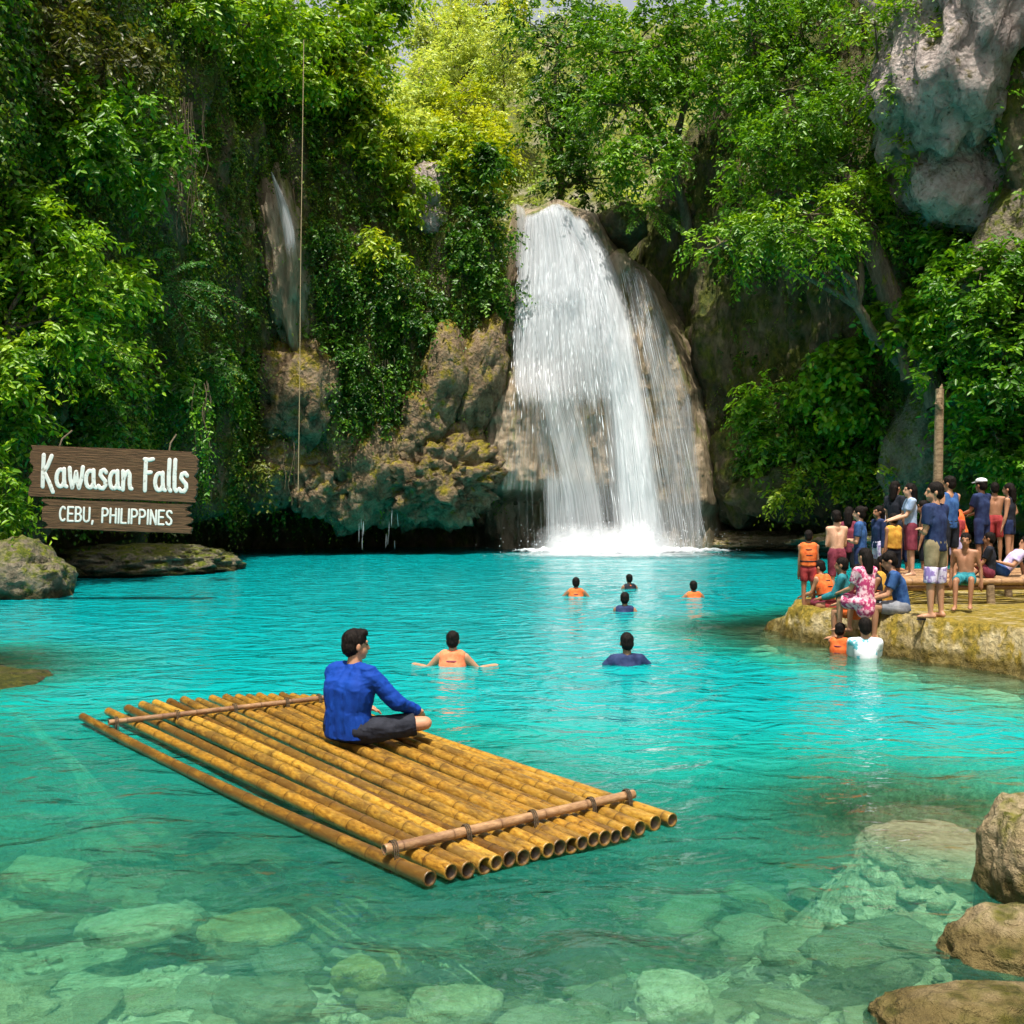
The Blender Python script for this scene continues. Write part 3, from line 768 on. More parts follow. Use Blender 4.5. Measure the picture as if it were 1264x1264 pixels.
tag(link('tufa_dome', build_tufa()), 'brown tufa dome the waterfall runs over', 'rock')

fall = thing('waterfall', 'white waterfall fanning over the brown tufa dome into the pool', 'waterfall', (4.3, 44, 0))
def child(name, me, parent, kind=None):
    o = link(name, me, parent)
    o.matrix_parent_inverse = Matrix.Translation(parent.location).inverted()
    if kind: o['kind'] = kind
    return o
def sheet(name, yl, l, r, offs, cover, mat, nu=60, nv=150, seed=0, uvs=1.0):
    l, r = interp(l), interp(r)
    T_, U = np.meshgrid(np.linspace(0, 1, nv), np.linspace(0, 1, nu), indexing='xy')
    Y = yl[0] + (yl[1] - yl[0]) * T_
    X = l(Y) + (r(Y) - l(Y)) * U
    Y = Y + lip(X) * sstep(345, 262, Y)
    d = fall_d(X, Y) - offs(T_, U) - 0.22 * fbm(np.stack([X * 0.06, Y * 0.012, X * 0], -1), 3, seed)
    P = np.stack([(X - 632) / F * d, d, CH + (HZ - Y) / F * d], -1)
    cv = cover(T_, U, X, Y)
    uv = np.stack([U * uvs, T_], -1)
    return child(name, np_mesh(name, P.reshape(-1, 3), grid_quads(nu, nv), mat=M[mat], attrs={'cover': cv}, uv=uv.reshape(-1, 2)), fall)

def edge(U, w=0.22):
    return sstep(0, w, U) * sstep(1, 1 - w, U)
def cov(base, w=0.22, top=0.03, bot=0.0):
    return lambda T, U, X, Y: base * edge(U, w) * (sstep(0, top, T) if top else 1) * (sstep(1, 1 - bot, T) if bot else 1) - 0.28 * (1 - edge(U, w)) - (0.3 * sstep(1 - bot, 1, T) if bot else 0)
mainL = [(262, 690), (300, 710), (400, 736), (520, 748), (660, 754), (690, 754)]
mainR = [(262, 728), (300, 750), (400, 782), (520, 806), (660, 830), (690, 834)]
sheet('main_column', (258, 688), mainL, mainR, lambda T, U: 0.45 + 0.5 * T + 0.4 * np.sin(U * math.pi), cov(1.0, 0.3), 'fall_c', seed=1)
sheet('main_column', (260, 688), [(262, 684), (300, 700), (400, 722), (520, 736), (660, 742)], [(262, 738), (300, 760), (400, 792), (520, 816), (660, 842)], lambda T, U: 0.25 + 0.35 * T, cov(0.52), 'fall_a', seed=2)
vL = [(256, 646), (280, 641), (320, 634), (400, 626), (470, 622), (560, 636), (690, 640)]
vR = [(256, 708), (280, 724), (320, 744), (400, 757), (470, 767), (560, 777), (690, 785)]
def upper(base):
    c0 = cov(base, 0.12, 0.02, 0.3)
    return lambda T, U, X, Y: c0(T, U, X, Y) - 0.34 * sstep(370, 500, Y)
sheet('veil', (256, 560), vL, vR, lambda T, U: 0.35 + 0.9 * T, upper(0.74), 'fall_b', seed=3)
sheet('veil', (257, 580), vL, vR, lambda T, U: 0.65 + 1.2 * T, upper(0.66), 'fall_a', seed=4)
sheet('veil', (256, 420), [(256, 650), (300, 646), (420, 640)], [(256, 700), (300, 722), (420, 735)], lambda T, U: 0.5 + 1.0 * T, cov(0.66, 0.25, 0.02, 0.45), 'fall_c', seed=14)
sheet('lower_veil', (430, 688), [(430, 618), (520, 630), (610, 644), (690, 650)], [(430, 768), (520, 780), (690, 800)], lambda T, U: 0.25 + 0.4 * T, cov(0.31, 0.3, 0.2), 'fall_b', seed=5)
sheet('lower_veil', (450, 689), [(440, 640), (520, 662), (610, 684), (690, 694)], [(440, 704), (520, 732), (610, 754), (690, 768)], lambda T, U: 0.5 + 0.8 * T, cov(0.47, 0.3, 0.2), 'fall_c', seed=6)
sheet('lower_veil', (560, 689), [(560, 665), (690, 660)], [(560, 708), (690, 730)], lambda T, U: 0.6 + 0.9 * T, cov(0.46, 0.3, 0.3), 'fall_a', seed=16)
sheet('side_stream', (325, 686), [(325, 768), (400, 784), (500, 800), (690, 816)], [(325, 796), (360, 817), (420, 842), (500, 866), (600, 878), (690, 882)], lambda T, U: 0.22 + 0.2 * T, cov(0.36, 0.25, 0.1), 'fall_a', seed=8)
sheet('side_stream', (300, 686), [(300, 748), (400, 776), (500, 796), (690, 810)], [(300, 778), (360, 814), (420, 842), (500, 866), (600, 878), (690, 880)], lambda T, U: 0.36 + 0.2 * T, cov(0.30, 0.25, 0.1), 'fall_b', seed=9)
sheet('skirt_film', (452, 618), [(452, 606), (620, 588)], [(452, 700), (620, 700)], lambda T, U: 0.14 + 0 * T, cov(0.20, 0.3, 0.15, 0.1), 'fall_b', seed=22)
sheet('skirt_film', (590, 686), [(590, 610), (690, 612)], [(590, 720), (690, 724)], lambda T, U: 0.3 + 0.2 * T, cov(0.17, 0.3, 0.2), 'fall_a', seed=23)
sheet('mist', (628, 690), [(620, 640), (690, 615)], [(620, 850), (690, 885)], lambda T, U: 1.6 + 0.8 * T, lambda T, U, X, Y: 0.74 * edge(U, 0.35) * sstep(0, 0.9, T) - 0.35 * (1 - edge(U, 0.35) * sstep(0, 0.6, T)), 'mist', seed=21)
sheet('lip_stream', (252, 330), [(252, 634), (330, 630)], [(252, 650), (280, 660), (330, 662)], lambda T, U: 0.3 + 0 * T, cov(0.6, 0.3), 'fall_a', nu=20, nv=40, seed=10)

def strands(name, n, x0, y0, x1, y1, lens, wid, off, parent, seed, power=1.0, falls=True, depth=None, fade=False):
    """thin tapered threads of falling water, each a bent strip"""
    r = np.random.default_rng(seed)
    k = 7
    a = r.random(n)
    sx = x0[0] + (x0[1] - x0[0]) * a; ex = x1[0] + (x1[1] - x1[0]) * np.clip(a + r.normal(0, 0.05, n), 0, 1)
    L = lens[0] + (lens[1] - lens[0]) * r.random(n); t0 = r.random(n) ** power * (1 - L)
    if fade: t0 = r.triangular(0, 0.15, 1, n) * (1 - L)
    t = t0[:, None] + L[:, None] * np.linspace(0, 1, k)[None, :]
    t = np.clip(t, 0, 1)
    X = sx[:, None] + (ex - sx)[:, None] * t ** 0.85
    Y = y0 + (y1 - y0) * t
    d = (fall_d(X, Y) if depth is None else depth + 0 * X) - off[0] - (off[1] - off[0]) * r.random(n)[:, None] - 0.5 * t * falls
    P = np.stack([(X - 632) / F * d, d, CH + (HZ - Y) / F * d], -1)
    w = (wid[0] + (wid[1] - wid[0]) * r.random(n) ** 2)[:, None] * np.sin(np.linspace(0.12, math.pi - 0.05, k))[None, :]
    A = P.copy(); B = P.copy(); Cc = P.copy()
    A[..., 0] -= w; B[..., 0] += w; Cc[..., 1] -= w * 0.9
    V = np.stack([A, Cc, B], 2)                # n,k,3,3
    idx = np.arange(n * k * 3).reshape(n, k, 3)
    Q = np.concatenate([np.stack([idx[:, :-1, j], idx[:, :-1, j + 1], idx[:, 1:, j + 1], idx[:, 1:, j]], -1).reshape(-1, 4) for j in (0, 1)])
    return child(name, np_mesh(name, V.reshape(-1, 3), Q, mat=M['strand']), parent, 'stuff')
strands('water_threads', 700, (640, 742), 300, (626, 764), 560, (0.015, 0.05), (0.004, 0.011), (0.6, 2.0), fall, 17, fade=True)
strands('water_threads', 120, (696, 728), 280, (758, 828), 684, (0.02, 0.06), (0.006, 0.014), (0.5, 1.3), fall, 12)
strands('water_threads', 200, (760, 790), 325, (815, 876), 684, (0.05, 0.2), (0.003, 0.008), (0.2, 0.6), fall, 15, falls=False)

# foam where the falls land
def foam(name, cx, yy, rx, ry, h, cover, seed, parent):
    n1, n2 = 26, 120
    R, A = np.meshgrid(np.linspace(0, 1, n1), np.linspace(0, 2 * math.pi, n2), indexing='ij')
    X = cx + rx * R * np.cos(A); Y = yy + ry * R * np.sin(A)
    Z = 0.035 + h * (1 - R ** 2) * (0.6 + 0.8 * fbm(np.stack([X * 2.2, Y * 2.2, X * 0], -1), 3, seed)) + 0.02
    cv = cover * sstep(1, 0.25, R) + 0.12
    me = np_mesh(name, np.stack([X, Y, Z], -1).reshape(-1, 3), grid_quads(n1, n2), mat=M['foam'], attrs={'cover': cv.ravel()}, uv=np.stack([X * 0.12, Y * 0.12], -1).reshape(-1, 2))
    return child(name, me, parent)
foam('foam', 4.2, 41.6, 6.0, 3.4, 0.05, 0.55, 501, fall)
foam('foam', 4.6, 42.6, 4.8, 2.2, 0.34, 0.95, 502, fall)
foam('foam', 5.2, 42.9, 2.6, 1.3, 0.36, 0.95, 505, fall)
foam('foam', 1.7, 42.8, 2.2, 1.2, 0.28, 0.8, 503, fall)
foam('foam', 8.0, 43.2, 1.7, 1.1, 0.28, 0.8, 504, fall)
def droplets(name, n, box, s, seed, parent):
    r = np.random.default_rng(seed)
    V, T = ICO[1]
    c = np.stack([r.normal((b[0] + b[1]) / 2, (b[1] - b[0]) / 4, n) for b in box], 1)
    c[:, 2] = np.abs(c[:, 2])
    sz = s * (0.4 + r.random(n) ** 2)
    W = c[:, None, :] + V[None] * sz[:, None, None] * np.array([1, 1, 1.6])
    TT = (T[None] + (np.arange(n) * len(V))[:, None, None]).reshape(-1, 3)
    return child(name, np_mesh(name, W.reshape(-1, 3), T=TT, mat=M['strand']), parent, 'stuff')
droplets('spray', 1100, ((0.5, 9.0), (41.2, 43.6), (-1.3, 1.3)), 0.014, 21, fall)
# small drips off the cave roof
dr = thing('cave_drip', 'thin drips of water falling from the rounded rock over the cave', 'drip', at(446, 680, 41.5))
strands('water_threads', 5, (443, 449), 640, (442, 450), 683, (0.2, 0.6), (0.003, 0.006), (0, 0.3), dr, 31, falls=False, depth=41.5)
dr = thing('cave_drip', 'wider trickle of water beside the low rock block over the cave', 'drip', at(484, 680, 42.2))
strands('water_threads', 7, (476, 490), 628, (472, 494), 680, (0.2, 0.6), (0.003, 0.006), (0, 0.3), dr, 32, falls=False, depth=42.2)
# seep running down the left wall
sp = thing('rock_seep', 'thin white seep of water running down the dark left wall by the rope', 'stream', at(352, 280, 38))
for sd in (1, 2):
    n1, n2 = 16, 60
    T_, U = np.meshgrid(np.linspace(0, 1, n2), np.linspace(0, 1, n1), indexing='xy')
    Y = 212 + 112 * T_; X = 334 + 20 * T_ + (2 + 16 * np.sin(T_ * 2.6)) * U
    d = (wall_d(352, 290) or 42) - 1.1 - 0.3 * np.sin(U * 3.14) - 0.25 * T_ - 0.1 * sd
    P = np.stack([(X - 632) / F * d, d, CH + (HZ - Y) / F * d], -1)
    child('seep_sheet', np_mesh('seep_sheet', P.reshape(-1, 3), grid_quads(n1, n2), mat=M['fall_b'], attrs={'cover': (0.05 + 0.38 * edge(U) * sstep(1, 0.7, T_))}, uv=np.stack([U * 0.2, T_ * 0.5], -1).reshape(-1, 2)), sp)
wall_rock('rock_outcrop', 'bare brown wet rock rib under the seep on the left wall', 352, 320, 28, 110, 'tufa', 61, 0.1, rot=(0, -0.1, 0), rough=0.3, freq=1.9, fine=0.2)
wall_rock('rock_outcrop', 'pinkish sunlit wet rock step between the mossy ridges', 527, 236, 24, 34, 'limestone', 62, 0.2, rough=0.4, fine=0.2)
wall_rock('rock_outcrop', 'small pinkish sunlit rock below the step between mossy ridges', 533, 272, 20, 22, 'limestone', 63, 0.1, rough=0.4, fine=0.2)
# ------------------------------------------------------------------ foliage
def sprays(B, D, L, nl, size, r, aspect=0.42, droop=0.35, open_=0.8, up=0.6, tint=0.5, jitter=0.18):
    """leafy twigs: B base points, D directions, L lengths; leaves stand in two rows along each twig"""
    n = len(B)
    D = norm(D)
    u = (np.arange(nl) + 0.6) / nl
    P = B[:, None, :] + D[:, None, :] * (L[:, None] * u)[..., None]
    P[..., 2] -= droop * L[:, None] * u ** 2
    dirv = D[:, None, :] + np.array([0, 0, -1.0]) * (2 * droop * u)[None, :, None]
    dirv = norm(dirv)
    side = norm(np.cross(dirv, np.array([0, 0, 1.0]) + 0.3 * r.normal(size=(n, 1, 3))))
    sg = np.where(np.arange(nl) % 2 == 0, 1.0, -1.0)[None, :, None]
    ax = norm(dirv * (1 - open_ * 0.5) + side * sg * open_ + 0.35 * r.normal(size=(n, nl, 3)) * 0.7 + np.array([0, 0, -0.25]))
    nr = norm(np.array([0, 0, 1.0]) * up + 0.55 * r.normal(size=(n, nl, 3)) + 0.5 * D[:, None, :])
    nr = norm(nr - ax * (nr * ax).sum(-1, keepdims=True))
    P = P + jitter * size * r.normal(size=P.shape)
    sz = size * (0.65 + 0.7 * r.random((n, nl))) * (1.05 - 0.35 * u)[None]
    tn = np.clip(tint + 0.22 * r.normal(size=(n, 1)) + 0.12 * r.normal(size=(n, nl)), 0, 1)
    return P.reshape(-1, 3), ax.reshape(-1, 3), nr.reshape(-1, 3), sz.ravel(), tn.ravel(), aspect

def leaf_mesh(name, batches, mat, simple=False):
    Vs, ts = [], []
    if simple:
        for P, ax, nr, sz, tn, asp in batches:
            b = np.cross(nr, ax); s = sz[:, None]; w = s * asp * 0.55
            Vs.append(np.stack([P, P + ax * s * 0.5 + b * w + nr * s * 0.08, P + ax * s - nr * s * 0.06, P + ax * s * 0.45 - b * w + nr * s * 0.08], 1)); ts.append(np.repeat(tn, 4))
        V = np.concatenate(Vs)
        return np_mesh(name, V.reshape(-1, 3), np.arange(len(V) * 4).reshape(-1, 4), mat=mat, smooth=False, attrs={'tint': np.concatenate(ts)})
    for P, ax, nr, sz, tn, asp in batches:
        b = np.cross(nr, ax)
        s = sz[:, None]
        w = s * asp
        f = s * 0.10
        V = np.stack([P, P + ax * s * 0.32 + b * w * 0.5 + nr * f, P + ax * s * 0.68 + b * w * 0.42 + nr * f * 0.6, P + ax * s - nr * f * 0.8,
                      P + ax * s * 0.68 - b * w * 0.42 + nr * f * 0.6, P + ax * s * 0.32 - b * w * 0.5 + nr * f], 1)
        Vs.append(V); ts.append(np.repeat(tn, 6))
    V = np.concatenate(Vs); t = np.concatenate(ts)
    i = (np.arange(len(V)) * 6)[:, None]
    Q = np.concatenate([i + np.array([[0, 1, 2, 3]]), i + np.array([[0, 3, 4, 5]])])
    return np_mesh(name, V.reshape(-1, 3), Q, mat=mat, smooth=False, attrs={'tint': t})

def tube_mesh(name, paths, mat, sides=7):
    """tapered tubes: list of (points, radii)"""
    Vs, Qs, o = [], [], 0
    for pts, rad in paths:
        pts = np.asarray(pts, float); rad = np.asarray(rad, float)
        tg = norm(np.gradient(pts, axis=0))
        ref = np.array([0.31, 0.2, 0.93]) if abs(tg[0, 2]) < 0.8 else np.array([1.0, 0.1, 0.05])
        a = norm(np.cross(tg, ref)); b = np.cross(tg, a)
        th = np.arange(sides) / sides * 2 * math.pi
        R = pts[:, None, :] + rad[:, None, None] * (a[:, None, :] * np.cos(th)[None, :, None] + b[:, None, :] * np.sin(th)[None, :, None])
        k = len(pts)
        Vs.append(R.reshape(-1, 3))
        i = np.arange(k - 1)[:, None] * sides + np.arange(sides)[None]
        j = np.arange(k - 1)[:, None] * sides + (np.arange(sides)[None] + 1) % sides
        Qs.append(np.stack([i, j, j + sides, i + sides], -1).reshape(-1, 4) + o)
        o += k * sides
    return np_mesh(name, np.concatenate(Vs), np.concatenate(Qs), mat=mat)

def bent(a, b, k=7, wob=0.08, r=rng, sag=0.0):
    a = np.asarray(a, float); b = np.asarray(b, float)
    t = np.linspace(0, 1, k)[:, None]
    L = np.linalg.norm(b - a)
    cw = r.normal(size=(5, 3)) * wob * L
    w = np.stack([np.interp(t[:, 0] * 4, np.arange(5), cw[:, j]) for j in range(3)], 1)
    w = (w + np.roll(w, 1, 0) + np.roll(w, -1, 0)) / 3 * np.sin(t * math.pi)
    p = a + (b - a) * t + w
    p[:, 2] += sag * L * np.sin(t[:, 0] * math.pi)
    return p

def crown_batches(C, rad, n, leaf, r, nl=11, tl=(0.5, 1.1), tint=0.5, droop=0.35, aspect=0.42, hollow=0.45, clump=True, up=0.6):
    """twigs spread through an ellipsoidal clump, gathered in tufts with gaps between them"""
    C = np.asarray(C, float); rad = np.asarray(rad, float)
    m = max(5, int(n / 14))
    dirs = norm(r.normal(size=(m, 3)) + np.array([0, 0, 0.35]))
    tc = C + dirs * rad * (hollow + (1 - hollow) * r.random((m, 1)) ** 0.6)
    k = r.integers(0, m, n)
    sp = 0.20 * rad.mean() if clump else 0.4 * rad.mean()
    B = tc[k] + r.normal(size=(n, 3)) * sp
    D = norm((B - C) / rad * 0.9 + 0.75 * r.normal(size=(n, 3)) + np.array([0, -0.15, 0.05]))
    L = r.uniform(tl[0], tl[1], n)
    tt = np.clip(tint + 0.16 * r.normal(size=m), 0.02, 0.98)[k]
    out = sprays(B, D, L, nl, leaf, r, droop=droop, aspect=aspect, up=up, tint=0.5)
    tn = np.clip(out[4] - 0.5 + np.repeat(tt, nl), 0, 1)
    return (*out[:4], tn, aspect), tc

def plant(name, label, cat, base, clumps, leaf, mat, seed, dens=1.0, group=None, trunk_r=0.10, bark='bark', far=False, **kw):
    """shrub or tree: trunk, limbs running to each clump, one crown of leaves"""
    r = np.random.default_rng(seed)
    base = np.asarray(base, float)
    root = thing(name, label, cat, base, group)
    bs, paths = [], []
    cs = [np.asarray(c[0], float) for c in clumps]
    top = np.mean(cs, 0)
    fork = base + (top - base) * 0.5
    k = 8
    paths.append((bent(base, fork, k, 0.05, r), np.linspace(trunk_r, trunk_r * 0.65, k)))
    for c, rd, n in clumps:
        b, tc = crown_batches(c, rd, int(n * dens), leaf, r, **kw)
        bs.append(b)
        paths.append((bent(fork, c, k, 0.07, r), np.linspace(trunk_r * 0.6, trunk_r * 0.22, k)))
        for q in tc[r.permutation(len(tc))[:7]]:
            paths.append((bent(c, q, 5, 0.08, r), np.linspace(trunk_r * 0.2, trunk_r * 0.05, 5)))
    child('trunk', tube_mesh('trunk', paths, M[bark]), root)
    child('crown', leaf_mesh('crown', bs, M[mat], simple=far), root, 'stuff')
    return root

def E(x, y, d, rx, ry, n, rd=None):
    """clump seen at pixel (x, y): radii rx, ry in pixels at distance d"""
    k = d / F
    return (at(x, y, d), (rx * k, (rd if rd is not None else 0.7 * (rx + ry) / 2 * k), ry * k), n)

# creepers and moss that carpet the cliffs
def wall_cover():
    r = np.random.default_rng(90)
    P = WP.reshape(-1, 3); N = WN.reshape(-1, 3); X = wx.ravel(); Y = wy.ravel()
    vis = (P[:, 1] > 8) & (X > -260) & (X < 1500) & (Y > -260) & (P[:, 2] > 0.8)
    # surface patch area so that leaves are spread evenly
    ar = np.linalg.norm(np.cross(du, dv), axis=-1).ravel()
    n1 = fbm(P * 0.30, 4, 601); n2 = fbm(P * np.array([0.8, 0.8, 0.35]), 3, 607)
    dens = np.clip(0.75 + 0.9 * n1 + 0.7 * n2, 0, 1.5)
    dens *= sstep(1.6, 3.6, P[:, 2] + 0.8 * n2)
    # bare rock: round the falls, the brown right cliff, the wet rib on the left
    z_f = sstep(590, 640, X) * sstep(910, 860, X) * sstep(255, 285, Y)
    dens *= 1 - z_f
    dens *= 1 - 0.9 * sstep(840, 880, X) * sstep(1120, 1060, X) * sstep(315, 345, Y) * sstep(470, 430, Y)
    dens *= 1 - 0.75 * sstep(1090, 1120, X) * sstep(330, 280, Y)
    dens *= 1 - 0.85 * np.exp(-(((X - 352) / 26) ** 2)) * sstep(190, 230, Y) * sstep(470, 420, Y)
    dens = np.maximum(dens, 0.35 * sstep(700, 600, X) * sstep(1.6, 3.6, P[:, 2]))
    dens *= 1 - z_f
    dens *= 1 - 0.6 * np.exp(-(((X - 230) / 35) ** 2)) * sstep(60, 120, Y) * sstep(330, 260, Y)
    dens *= 1 - 0.75 * sstep(500, 560, Y) * sstep(300, 340, X) * sstep(620, 600, X)
    w = ar * dens * vis
    w /= w.sum()
    def pick(n, sel=None):
        ww = w if sel is None else w * sel
        k = r.choice(len(P), n, p=ww / ww.sum())
        return k
    warm = sstep(0.0, 0.5, N[:, 2]) 
    rim = np.zeros(WP.shape[:2]); rim[:, int(170 * 0.74):int(170 * 0.90)] = 1
    rim = rim.ravel() * sstep(300, 400, X) * sstep(660, 620, X)
    lw = sstep(700, 560, X)
    layers = [
        ('moss_drape', 'leaf_drape', 15000, 0.14, 0.25, 14, (0.7, 1.9), 0.5, (lw + 0.10) * (0.25 + sstep(0.5, -0.3, n2)), 0.5),
        ('creeper', 'leaf_ivy', 5000, 0.16, 0.6, 12, (0.4, 0.9), 0.45, lw * (0.3 + sstep(-0.3, 0.3, n2)), 0.6),
        ('creeper', 'leaf_deep', 4200, 0.21, 0.45, 10, (0.35, 0.8), 0.42, None, 0.48),
        ('creeper', 'leaf_mid', 3800, 0.24, 0.55, 10, (0.4, 0.9), 0.45, sstep(-0.1, 0.35, n1), 0.46),
        ('moss_fringe', 'leaf_olive', 3600, 0.16, 0.75, 11, (0.5, 1.3), 0.45, sstep(0.1, -0.3, n1) + 0.1, 0.30),
        ('ridge_fern', 'leaf_yellow', 2300, 0.21, 0.35, 12, (0.35, 0.75), 0.5, rim, 0.32)]
    labs = {'leaf_deep': ('dark green creeper leaves carpeting the cliff walls', 'creeper'), 'leaf_mid': ('fresher green creeper patches among the dark creepers on the cliffs', 'creeper'),
            'leaf_ivy': ('small-leaved ivy mats covering the wall left of the falls', 'ivy'), 'leaf_drape': ('fine mossy green drapes hanging in curtains down the left cliff', 'moss'), 'leaf_olive': ('olive brown moss fringes hanging from bare parts of the cliff', 'moss'), 'leaf_yellow': ('yellow-green sunlit ferns along the mossy ridge left of the falls', 'ferns')}
    for nm, mt, n, sz, dr_, nl, tl, tint, sel, asp in layers:
        k = pick(n, sel)
        jit = r.normal(size=(n, 3)) * 0.15
        D = norm(N[k] * 0.8 + 0.55 * r.normal(size=(n, 3)) + np.array([0, 0, -0.25 if nm != 'ridge_fern' else 0.5]))
        if nm in ('moss_fringe', 'moss_drape'):
            D = norm(N[k] * 0.35 + 0.25 * r.normal(size=(n, 3)) + np.array([0, 0, -0.9]))
        L = r.uniform(tl[0], tl[1], n)
        b = sprays(P[k] + jit, D, L, nl, sz, r, droop=dr_, aspect=asp, tint=tint, up=0.45)
        me = leaf_mesh(nm, [b], M[mt], simple=nm in ('moss_drape', 'moss_fringe', 'creeper'))
        tag(link(nm, me), labs[mt][0], labs[mt][1], kind='stuff')
wall_cover()

# shrubs growing out of the left wall
S = []
def shrub(label, pts, leaf, mat, seed, root, lean=True, **kw):
    q = []
    for x, y, d, rx, ry, n in pts:          # keep each clump rooted near the rock face
        w = wall_d(x, y)
        if w is not None:
            d = min(max(d, w - (1.9 if lean else 0.5)), w - 0.3)
        q.append(E(x, y, d, rx, ry, n, None if lean else 0.55))
    x, y, d = root
    w = wall_d(x, y)
    base = at(x, y, (w + 0.25) if w is not None else d)
    pts = q
    kw.setdefault('trunk_r', 0.07)
    return plant('shrub', label, 'shrub', base, pts, leaf, mat, seed, **kw)
shrub('large bright green shrub leaning out of the left wall above the sign', [(40, 300, 23, 70, 50, 210), (110, 345, 23, 60, 45, 170), (60, 395, 22.5, 70, 50, 200), (120, 450, 22.5, 48, 45, 150), (20, 470, 22.5, 45, 55, 130)], 0.23, 'leaf_bright', 701, root=(-60, 420, 25.5), tint=0.5, nl=12, trunk_r=0.12)
shrub('mid green shrub high on the left wall with leaves in loose tiers', [(130, 150, 27, 60, 35, 150), (180, 200, 27, 50, 35, 140), (95, 195, 27.5, 45, 35, 100)], 0.26, 'leaf_mid', 702, root=(110, 200, 30), tint=0.6, nl=11)
shrub('low dark shrub hanging behind the top of the sign', [(190, 500, 27.5, 55, 40, 150), (240, 470, 29, 40, 45, 120), (110, 520, 26.5, 45, 25, 90)], 0.24, 'leaf_deep', 704, lean=False, root=(170, 500, 30.5), tint=0.55, droop=0.6)
shrub('yellowish green shrub at the water beside the sign post end', [(10, 590, 22.5, 32, 45, 110), (15, 640, 22.5, 30, 25, 70)], 0.20, 'leaf_bright', 705, root=(-40, 640, 24), tint=0.45)
shrub('dry brownish shrub at the top of the left wall', [(60, 60, 27, 70, 55, 170), (150, 60, 28, 50, 50, 110)], 0.23, 'leaf_olive', 706, root=(80, 90, 31), tint=0.5, droop=0.6)
shrub('sunlit shrub overhanging the wall top where the rope is tied', [(300, 30, 31, 75, 40, 210), (380, 60, 33, 50, 45, 150), (350, 110, 34, 50, 30, 110), (260, 15, 30, 50, 30, 90)], 0.30, 'leaf_bright', 707, root=(330, 40, 37), tint=0.6)
shrub('bright green tree-top shrub at the head of the mossy ridge', [(440, 45, 44, 55, 60, 210), (465, 15, 46, 40, 40, 110)], 0.36, 'leaf_bright', 709, root=(440, 130, 46.5), tint=0.5)
shrub('dense dark ivy column draped left of the falls', [(600, 300, 45.2, 32, 48, 200), (598, 370, 45, 34, 40, 180), (570, 340, 44.8, 22, 55, 130)], 0.2, 'leaf_ivy', 710, lean=False, root=(590, 330, 47.5), tint=0.55, droop=0.7, aspect=0.55)
shrub('dark ivy mound on the ridge top beside the sunlit ferns', [(580, 215, 46, 34, 32, 150)], 0.30, 'leaf_deep', 711, lean=False, root=(580, 240, 48), tint=0.6, droop=0.6)
shrub('hanging ivy mass above the tall grey rock tongue', [(500, 420, 42.6, 38, 65, 240), (465, 350, 42.5, 36, 60, 200), (530, 385, 43.2, 26, 45, 130)], 0.18, 'leaf_ivy', 712, lean=False, root=(490, 380, 45), tint=0.5, droop=0.75, aspect=0.55)
shrub('green ivy drape right of the rope', [(415, 440, 41, 30, 75, 210), (400, 330, 41, 32, 60, 180), (430, 510, 42, 36, 35, 120)], 0.17, 'leaf_ivy', 713, lean=False, root=(410, 400, 44), tint=0.4, droop=0.8, aspect=0.5)
shrub('lone yellow-tipped fern clump on the dark wall below the ridge', [(468, 318, 41.8, 20, 26, 90)], 0.27, 'leaf_yellow', 714, root=(466, 320, 43.5), tint=0.45, droop=0.8)
shrub('mossy curtain hanging at the cave edge right of the sign', [(330, 560, 37, 32, 30, 120), (300, 585, 36, 30, 25, 90)], 0.23, 'leaf_olive', 716, lean=False, root=(320, 550, 40), tint=0.6, droop=0.9)
shrub('yellow-green sunlit fern bank along the upper mossy ridge', [(405, 70, 42.4, 24, 26, 130), (432, 112, 42.6, 24, 30, 150), (462, 155, 42.9, 22, 28, 140), (490, 195, 43.2, 18, 24, 110), (510, 228, 43.6, 14, 18, 70)], 0.32, 'leaf_yellow', 717, root=(470, 190, 45.5), tint=0.45, droop=0.5)
shrub('yellow-green ferns crowning the hump next to the falls', [(555, 180, 45.8, 30, 14, 110), (595, 200, 46, 18, 18, 80), (560, 205, 45.4, 14, 16, 50)], 0.30, 'leaf_yellow', 718, root=(575, 210, 47), tint=0.5, droop=0.4)

# fern fronds
def fern(label, base, dirs, L, leaf, mat, seed):
    r = np.random.default_rng(seed)
    base = np.asarray(base, float)
    root = thing('fern', label, 'fern', base)
    n = len(dirs)
    D = norm(np.array(dirs, float)); Ls = np.full(n, L) * r.uniform(0.8, 1.15, n)
    bs, paths = [], []
    u = np.linspace(0, 1, 9)
    for i in range(n):
        p = base + D[i] * (Ls[i] * u)[:, None]; p[:, 2] -= 0.35 * Ls[i] * u ** 2
        paths.append((p, np.linspace(0.014, 0.004, 9)))
        # side pinnae, each with its own leaflets
        k = 15
        uu = (np.arange(k) + 1.0) / (k + 0.5)
        for sg in (-1, 1):
            q = base + D[i] * (Ls[i] * uu)[:, None]; q[:, 2] -= 0.35 * Ls[i] * uu ** 2
            dv_ = norm(D[i] + np.array([0, 0, -0.7]) * uu[:, None])
            sd = norm(np.cross(dv_, np.array([0, -0.5, 1.0]))) * sg
            ll = Ls[i] * 0.17 * np.sin(np.clip(uu * 0.9 + 0.12, 0, 1) * math.pi) + 0.05
            bs.append(sprays(q, norm(sd + 0.7 * dv_ + 0.12 * r.normal(size=(k, 3))), ll, 8, leaf, r, aspect=0.38, droop=0.25, open_=0.9, up=0.9, tint=0.5, jitter=0.03))
    child('frond_stem', tube_mesh('frond_stem', paths, M['root'], 5), root)
    child('frond', leaf_mesh('frond', bs, M[mat]), root, 'stuff')
